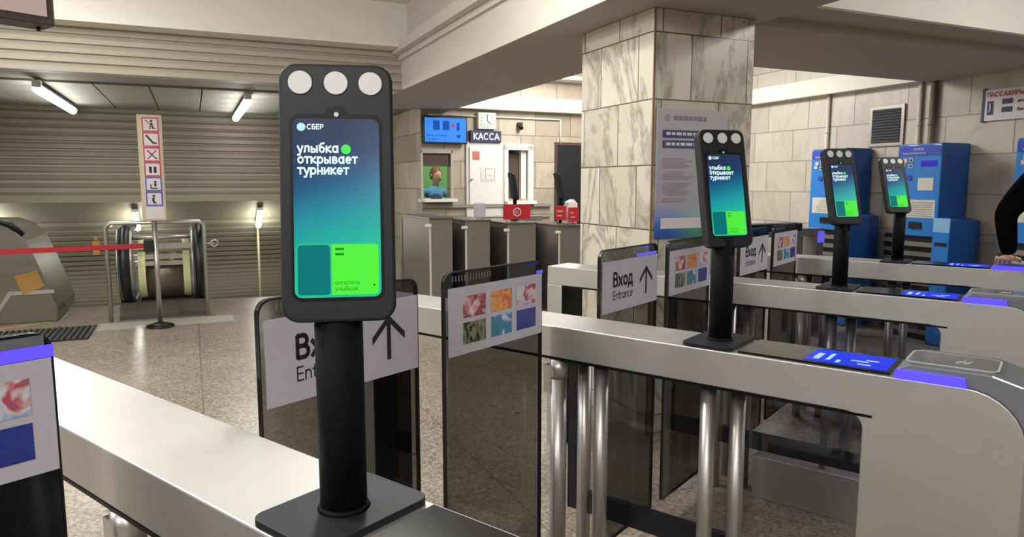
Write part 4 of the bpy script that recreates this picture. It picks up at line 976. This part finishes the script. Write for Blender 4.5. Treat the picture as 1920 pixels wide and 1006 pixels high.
# ============================================================ PEOPLE
def skin_body(name, joints, bones, mat_, parent, sub=2):
    me = bpy.data.meshes.new(name)
    names = list(joints); me.from_pydata([joints[k][0] for k in names], [(names.index(a), names.index(b)) for a, b in bones], [])
    me.materials.append(mat_)
    o = bpy.data.objects.new(name, me); COL.objects.link(o); o.parent = parent
    md = o.modifiers.new('skin', 'SKIN'); md.use_smooth_shade = True
    for i, k in enumerate(names):
        rr = joints[k][1]; rr = rr if isinstance(rr, tuple) else (rr, rr)
        me.skin_vertices[0].data[i].radius = rr
        me.skin_vertices[0].data[i].use_root = (i == 0)
    s = o.modifiers.new('sub', 'SUBSURF'); s.levels = sub; s.render_levels = sub
    return o
def head_mesh(par, c, face, hair_mat, h=.24, up=(0, 0, 1)):
    """head at centre c looking along face; returns the head object"""
    F = Vector(face).normalized(); Uz = Vector(up); R_ = F.cross(Uz).normalized()
    mb = MB(); ns, nr = 20, 14; vs = []
    for i in range(nr+1):
        t = PI*i/nr; z = math.cos(t); rad = math.sin(t)
        for k in range(ns):
            p = 2*PI*k/ns; x = math.cos(p)*rad; y = math.sin(p)*rad        # x forward, y side
            wz = h*.5*z; wx = x*h*.40; wy = y*h*.33
            if z < 0: wy *= 1+.28*z; wx *= 1+.12*z
            if x > .3: 
                wx -= .006*abs(y)
                if abs(y) < .22 and -.25 < z < .12: wx += .014*(1-abs(y)/.22)*(1-abs(z+.1)/.3 if abs(z+.1) < .3 else 0)
            vs.append(Vector(c)+F*wx+R_*wy+Uz*wz)
    fs = [(i*ns+k, i*ns+(k+1) % ns, (i+1)*ns+(k+1) % ns, (i+1)*ns+k) for i in range(nr) for k in range(ns)]
    mb.add(vs, fs, 0, True)
    # nose, ears
    def at_(x, y, z): return Vector(c)+F*x*h+R_*y*h+Uz*z*h
    mb.tube([at_(.38, 0, .03), at_(.43, 0, -.06), at_(.455, 0, -.11), at_(.40, 0, -.135)], [.006, .010, .014, .008], 8)
    for s_ in (-1, 1): mb.tube([at_(.0, .325*s_, .06), at_(-.03, .36*s_, .04), at_(-.03, .355*s_, -.05), at_(.0, .31*s_, -.09)], [.006, .011, .010, .006], 8)
    ho = mb.build('head', M['skin'], par, raw=True)
    e = MB()
    for s_ in (-1, 1):
        e.cyl(at_(.345, .13*s_, .02), at_(.372, .13*s_, .02), .013, 12, 0, r1=.009)
        e.cyl(at_(.372, .13*s_, .02), at_(.376, .13*s_, .02), .006, 10, 1)
        e.tube([at_(.36, .07*s_, .085), at_(.375, .13*s_, .10), at_(.34, .20*s_, .085)], .004, 6, 2)
    e.tube([at_(.365, -.09, -.245), at_(.395, 0, -.24), at_(.365, .09, -.245)], [.003, .007, .003], 6, 3)
    e.build('face_features', [M['eye'], M['iris'], hair_mat, M['lip']], ho, raw=True)
    hm = MB(); vs = []
    for i in range(9):
        for k in range(ns):
            p = 2*PI*k/ns; t = PI*(.66-.36*max(0, math.cos(p))**.6)*i/8; x = math.cos(p)*math.sin(t); y = math.sin(p)*math.sin(t); z = math.cos(t); lift = 0
            vs.append(Vector(c)+F*(x*h*.43-.008)+R_*y*h*.365+Uz*(z+lift)*h*.535)
    fs = [(i*ns+k, i*ns+(k+1) % ns, (i+1)*ns+(k+1) % ns, (i+1)*ns+k) for i in range(8) for k in range(ns)]
    hm.add(vs, fs, 0, True); hm.build('hair', hair_mat, par, raw=True)
    return ho
def hand(par, wrist, tip_dir, palm_n, side, mat_, L=.185):
    """palm with five bent fingers; tip_dir along the fingers, palm_n away from the palm"""
    w = Vector(wrist); d = Vector(tip_dir).normalized(); n = Vector(palm_n); n = (n-d*n.dot(d)).normalized(); s = d.cross(n)*side
    J = {'w': (w, (.026, .019)), 'p': (w+d*.05, (.036, .015)), 'k': (w+d*.09, (.038, .013))}; Bn = [('w', 'p'), ('p', 'k')]
    po = skin_body('hand', {k: v for k, v in J.items()}, Bn, mat_, par, 2)
    fm = MB()
    for i, (off, ln) in enumerate(((-.030, .068), (-.010, .078), (.010, .074), (.030, .058))):
        p0 = w+d*.082+s*off; p1 = p0+d*ln*.45+n*.004; p2 = p1+d*ln*.32+n*-.010; p3 = p2+d*ln*.2-n*.014
        fm.tube([p0, p1, p2, p3], [.0095, .009, .008, .0065], 10)
    t0 = w+d*.03-s*.026; t1 = t0-s*.028+d*.028-n*.004; t2 = t1-s*.010+d*.028-n*.008
    fm.tube([t0, t1, t2], [.013, .011, .008], 10)
    fm.build('fingers', mat_, po, raw=True)
    return po
# commuter at the right edge; local frame: x right (+X world), y away from the viewer, z up
FT = T(-.15, 4.10, 0)
pr_ = root('person', 'person in a black jacket resting a hand on the farthest turnstile at right edge', 'person', FT, 0)
def toL(w): return Vector(w)-FT
cf = math.cos; 
wr = toL(Vector((2.49, 3.52, 1.085))); el_ = toL(Vector((2.405, 3.45, 1.305)))
sl = toL(Vector((2.55, 3.37, 1.535)))
ctr = toL(Vector((2.72, 3.25, 0)))
hd_c = Vector((ctr.x, ctr.y, 1.72))
J = {'hip': (Vector((ctr.x, ctr.y, .94)), (.155, .115)), 'waist': (Vector((ctr.x, ctr.y, 1.14)), (.135, .10)), 'chest': (Vector((ctr.x, ctr.y, 1.36)), (.15, .11)), 'up': (Vector((ctr.x, ctr.y, 1.50)), (.12, .085)), 'neck': (Vector((ctr.x, ctr.y, 1.58)), (.06, .055)),
     'sl': (sl, .082), 'eu': ((sl+el_)/2, .074), 'el': (el_, .054), 'fa': ((el_+wr)/2, .047), 'wr': (wr+Vector((0, 0, .012)), .036),
     'sr': (Vector((ctr.x+.2, ctr.y+.02, 1.50)), .068), 'er': (Vector((ctr.x+.27, ctr.y+.04, 1.22)), .052), 'wrr': (Vector((ctr.x+.24, ctr.y+.12, .98)), .037)}
Bn = [('hip', 'waist'), ('waist', 'chest'), ('chest', 'up'), ('up', 'neck'), ('up', 'sl'), ('sl', 'eu'), ('eu', 'el'), ('el', 'fa'), ('fa', 'wr'), ('up', 'sr'), ('sr', 'er'), ('er', 'wrr')]
skin_body('jacket', J, Bn, M['cloth_black'], pr_)
LJ = {'p': (Vector((ctr.x, ctr.y, .96)), (.10, .09))}
LB = []
for s_ in (-1, 1):
    t = 'L' if s_ < 0 else 'R'
    LJ['h'+t] = (Vector((ctr.x+s_*.075, ctr.y, .82)), .088); LJ['k'+t] = (Vector((ctr.x+s_*.10, ctr.y+.02, .49)), .062); LJ['c'+t] = (Vector((ctr.x+s_*.10, ctr.y-.01, .30)), .055); LJ['a'+t] = (Vector((ctr.x+s_*.10, ctr.y-.02, .09)), .045)
    LB += [('p', 'h'+t), ('h'+t, 'k'+t), ('k'+t, 'c'+t), ('c'+t, 'a'+t)]
skin_body('trousers', LJ, LB, M['trousers'], pr_)
for s_ in (-1, 1):
    x_ = ctr.x+s_*.10; y_ = ctr.y
    MB().prism([(x_+px, y_+py) for px, py in rrect(-.045, .045, -.07, .20, .04, 5)], 0, .035, 'z').prism([(x_+px, y_+py) for px, py in rrect(-.04, .04, -.06, .10, .035, 5)], .035, .10, 'z').build('shoe', M['shoe'], pr_, raw=True, bevel=.01)
MB().cyl((ctr.x, ctr.y, 1.55), (ctr.x, ctr.y+.01, 1.66), .052, 20).build('neck', M['skin'], pr_, raw=True)
head_mesh(pr_, hd_c, (-.25, 1, -.12), M['hair_dark'])
hand(pr_, wr+Vector((0, .0, -.005)), (.35, .75, -.12), (0, 0, 1), -1, M['skin'])
hand(pr_, J['wrr'][0]+Vector((0, .02, -.02)), (0, .2, -1), (1, 0, 0), 1, M['skin'])

# clerk in the ticket window
FC = Hh(K+.63, 3.09, 0)
pc = root('person', 'ticket clerk with brown hair and blue vest sitting behind the office window', 'person', FC, AH)
# local frame x into the booth, y = -b (positive y toward smaller b)
J = {'hip': (Vector((0, 0, .80)), (.17, .12)), 'w': (Vector((0, 0, 1.0)), (.15, .11)), 'ch': (Vector((0, -.01, 1.2)), (.16, .11)), 'up': (Vector((0, -.02, 1.34)), (.10, .07)), 'nk': (Vector((0, -.03, 1.42)), (.05, .05)),
     'sl': (Vector((0, .17, 1.32)), .06), 'el': (Vector((-.06, .22, 1.08)), .05), 'wl': (Vector((-.24, .10, 1.02)), .034),
     'sr': (Vector((0, -.19, 1.32)), .06), 'er': (Vector((-.06, -.25, 1.18)), .05), 'wr': (Vector((-.22, -.16, 1.26)), .034)}
skin_body('shirt', J, [('hip', 'w'), ('w', 'ch'), ('ch', 'up'), ('up', 'nk'), ('up', 'sl'), ('sl', 'el'), ('el', 'wl'), ('up', 'sr'), ('sr', 'er'), ('er', 'wr')], M['cloth_white'], pc)
J2 = {'w': (Vector((-.01, 0, .95)), (.19, .15)), 'ch': (Vector((-.015, -.01, 1.20)), (.185, .150)), 'up': (Vector((-.012, -.02, 1.345)), (.12, .11))}
skin_body('vest', J2, [('w', 'ch'), ('ch', 'up')], M['cloth_blue'], pc)
MB().cyl((0, -.03, 1.40), (-.01, -.04, 1.50), .045, 16).build('neck', M['skin'], pc, raw=True)
head_mesh(pc, (-.02, -.04, 1.56), (-1, -.35, -.15), M['hair'], .23)
hand(pc, (-.24, .10, 1.02), (-1, -.5, -.1), (0, 0, 1), 1, M['skin'])
hand(pc, (-.22, -.16, 1.26), (-.5, .1, .9), (-1, 0, 0), 1, M['skin'])
MB().box(-.12, .25, -.2, .2, .50, .60).box(.17, .22, -.18, .18, .6, 1.1).cyl((.05, 0, 0), (.05, 0, .5), .04, 12).build('stool', M['black'], pc)

# ============================================================ LIGHTS (the hall's own ceiling fittings)
def area(name, a, b, z, sx, sy, power, col=(1, .985, .95), ang=AH, rot=None):
    l = bpy.data.lights.new(name, 'AREA'); l.shape = 'RECTANGLE'; l.size = sx; l.size_y = sy; l.energy = power; l.color = col
    o = bpy.data.objects.new(name, l); COL.objects.link(o); o.location = Hh(a, b, z); o.rotation_euler = rot or (0, 0, AH)
    return o
LP = [(5.6, -1.2, .8), (5.6, -4.0, 1), (2.2, -1.0, 1.1), (2.2, -3.8, 1.5), (-1.2, -1.0, 1.1), (-1.2, -3.8, 1.7), (-3.8, -1, .9), (3.4, .9, .8), (1.2, 4.8, .9), (-1.6, 4.8, .35), (6.4, 4.6, 1.25), (7.6, 4.4, 1.1), (-4, 4.8, .4)]
pw = 38
for i, (a_, b_, f_) in enumerate(LP):
    lr = root('ceiling_lamp', 'flat white ceiling lamp recessed between the beams', 'lamp', Hh(a_, b_, ZC-.06), AH, 'ceiling lamps between the beams')
    MB().box(-.62, .62, -.12, .12, .0, .06).build('housing', M['whitepaint'], lr)
    MB().box(-.60, .60, -.10, .10, -.004, 0).build('diffuser', M['ceilinglamp'], lr)
    area('lamp_light', a_, b_, ZC-.075, 1.2, .2, pw*.6*f_)
    l = bpy.data.lights.new('lamp_glow', 'POINT'); l.energy = pw*.55*f_; l.shadow_soft_size = .12; l.color = (1, .985, .95)
    o = bpy.data.objects.new('lamp_glow', l); COL.objects.link(o); o.location = Hh(a_, b_, ZC-.22)
# tube lamps light the tunnel, with extra points added under the vault
for (a0, a1, b_, z_, p_) in ((8.0, 10.2, -1.27, 2.26, 14), (8.25, 10.5, .60, 2.26, 14)):
    for q_ in range(4):
        l = bpy.data.lights.new('tunnel_light', 'POINT'); l.energy = p_*.3; l.shadow_soft_size = .07; l.color = (1, 1, .92)
        o = bpy.data.objects.new('tunnel_light', l); COL.objects.link(o); o.location = Hh(a0+(a1-a0)*(q_+.5)/4, b_, z_-.04)
for b_ in (-2.4, -.72, .90):
    l = bpy.data.lights.new('tunnel_light', 'POINT'); l.energy = 5; l.shadow_soft_size = .06; l.color = (1, 1, .9)
    o = bpy.data.objects.new('tunnel_light', l); COL.objects.link(o); o.location = Hh(11.1, b_, .80)
    l = bpy.data.lights.new('tunnel_light', 'POINT'); l.energy = 10; l.shadow_soft_size = .1; l.color = (1, 1, .9)  # extra point with no lamp at it, added to brighten the vault
    o = bpy.data.objects.new('tunnel_light', l); COL.objects.link(o); o.location = Hh(12.6, b_, -1.2)
# booth light
l = bpy.data.lights.new('booth_light', 'POINT'); l.energy = 9; l.shadow_soft_size = .1
o = bpy.data.objects.new('booth_light', l); COL.objects.link(o); o.location = Hh(K+.25, 3.2, 2.1)

w = bpy.data.worlds.new('World'); SC.world = w; w.use_nodes = True
w.node_tree.nodes['Background'].inputs[0].default_value = (.95, .95, 1, 1); w.node_tree.nodes['Background'].inputs[1].default_value = .02

# ============================================================ CAMERA
cd = bpy.data.cameras.new('Camera'); cam = bpy.data.objects.new('Camera', cd); COL.objects.link(cam)
cam.location = (0, 0, HCAM); cam.rotation_euler = (PI/2-.11999, 0, 0)
cd.sensor_fit = 'HORIZONTAL'; cd.sensor_width = 36; cd.lens = 36*1323.85/1920; cd.clip_start = .02
SC.camera = cam
SC.view_settings.view_transform = 'Standard'; SC.view_settings.look = 'None'; SC.view_settings.gamma = 1
SC.view_settings.use_curve_mapping = False
SC.view_settings.exposure = .85
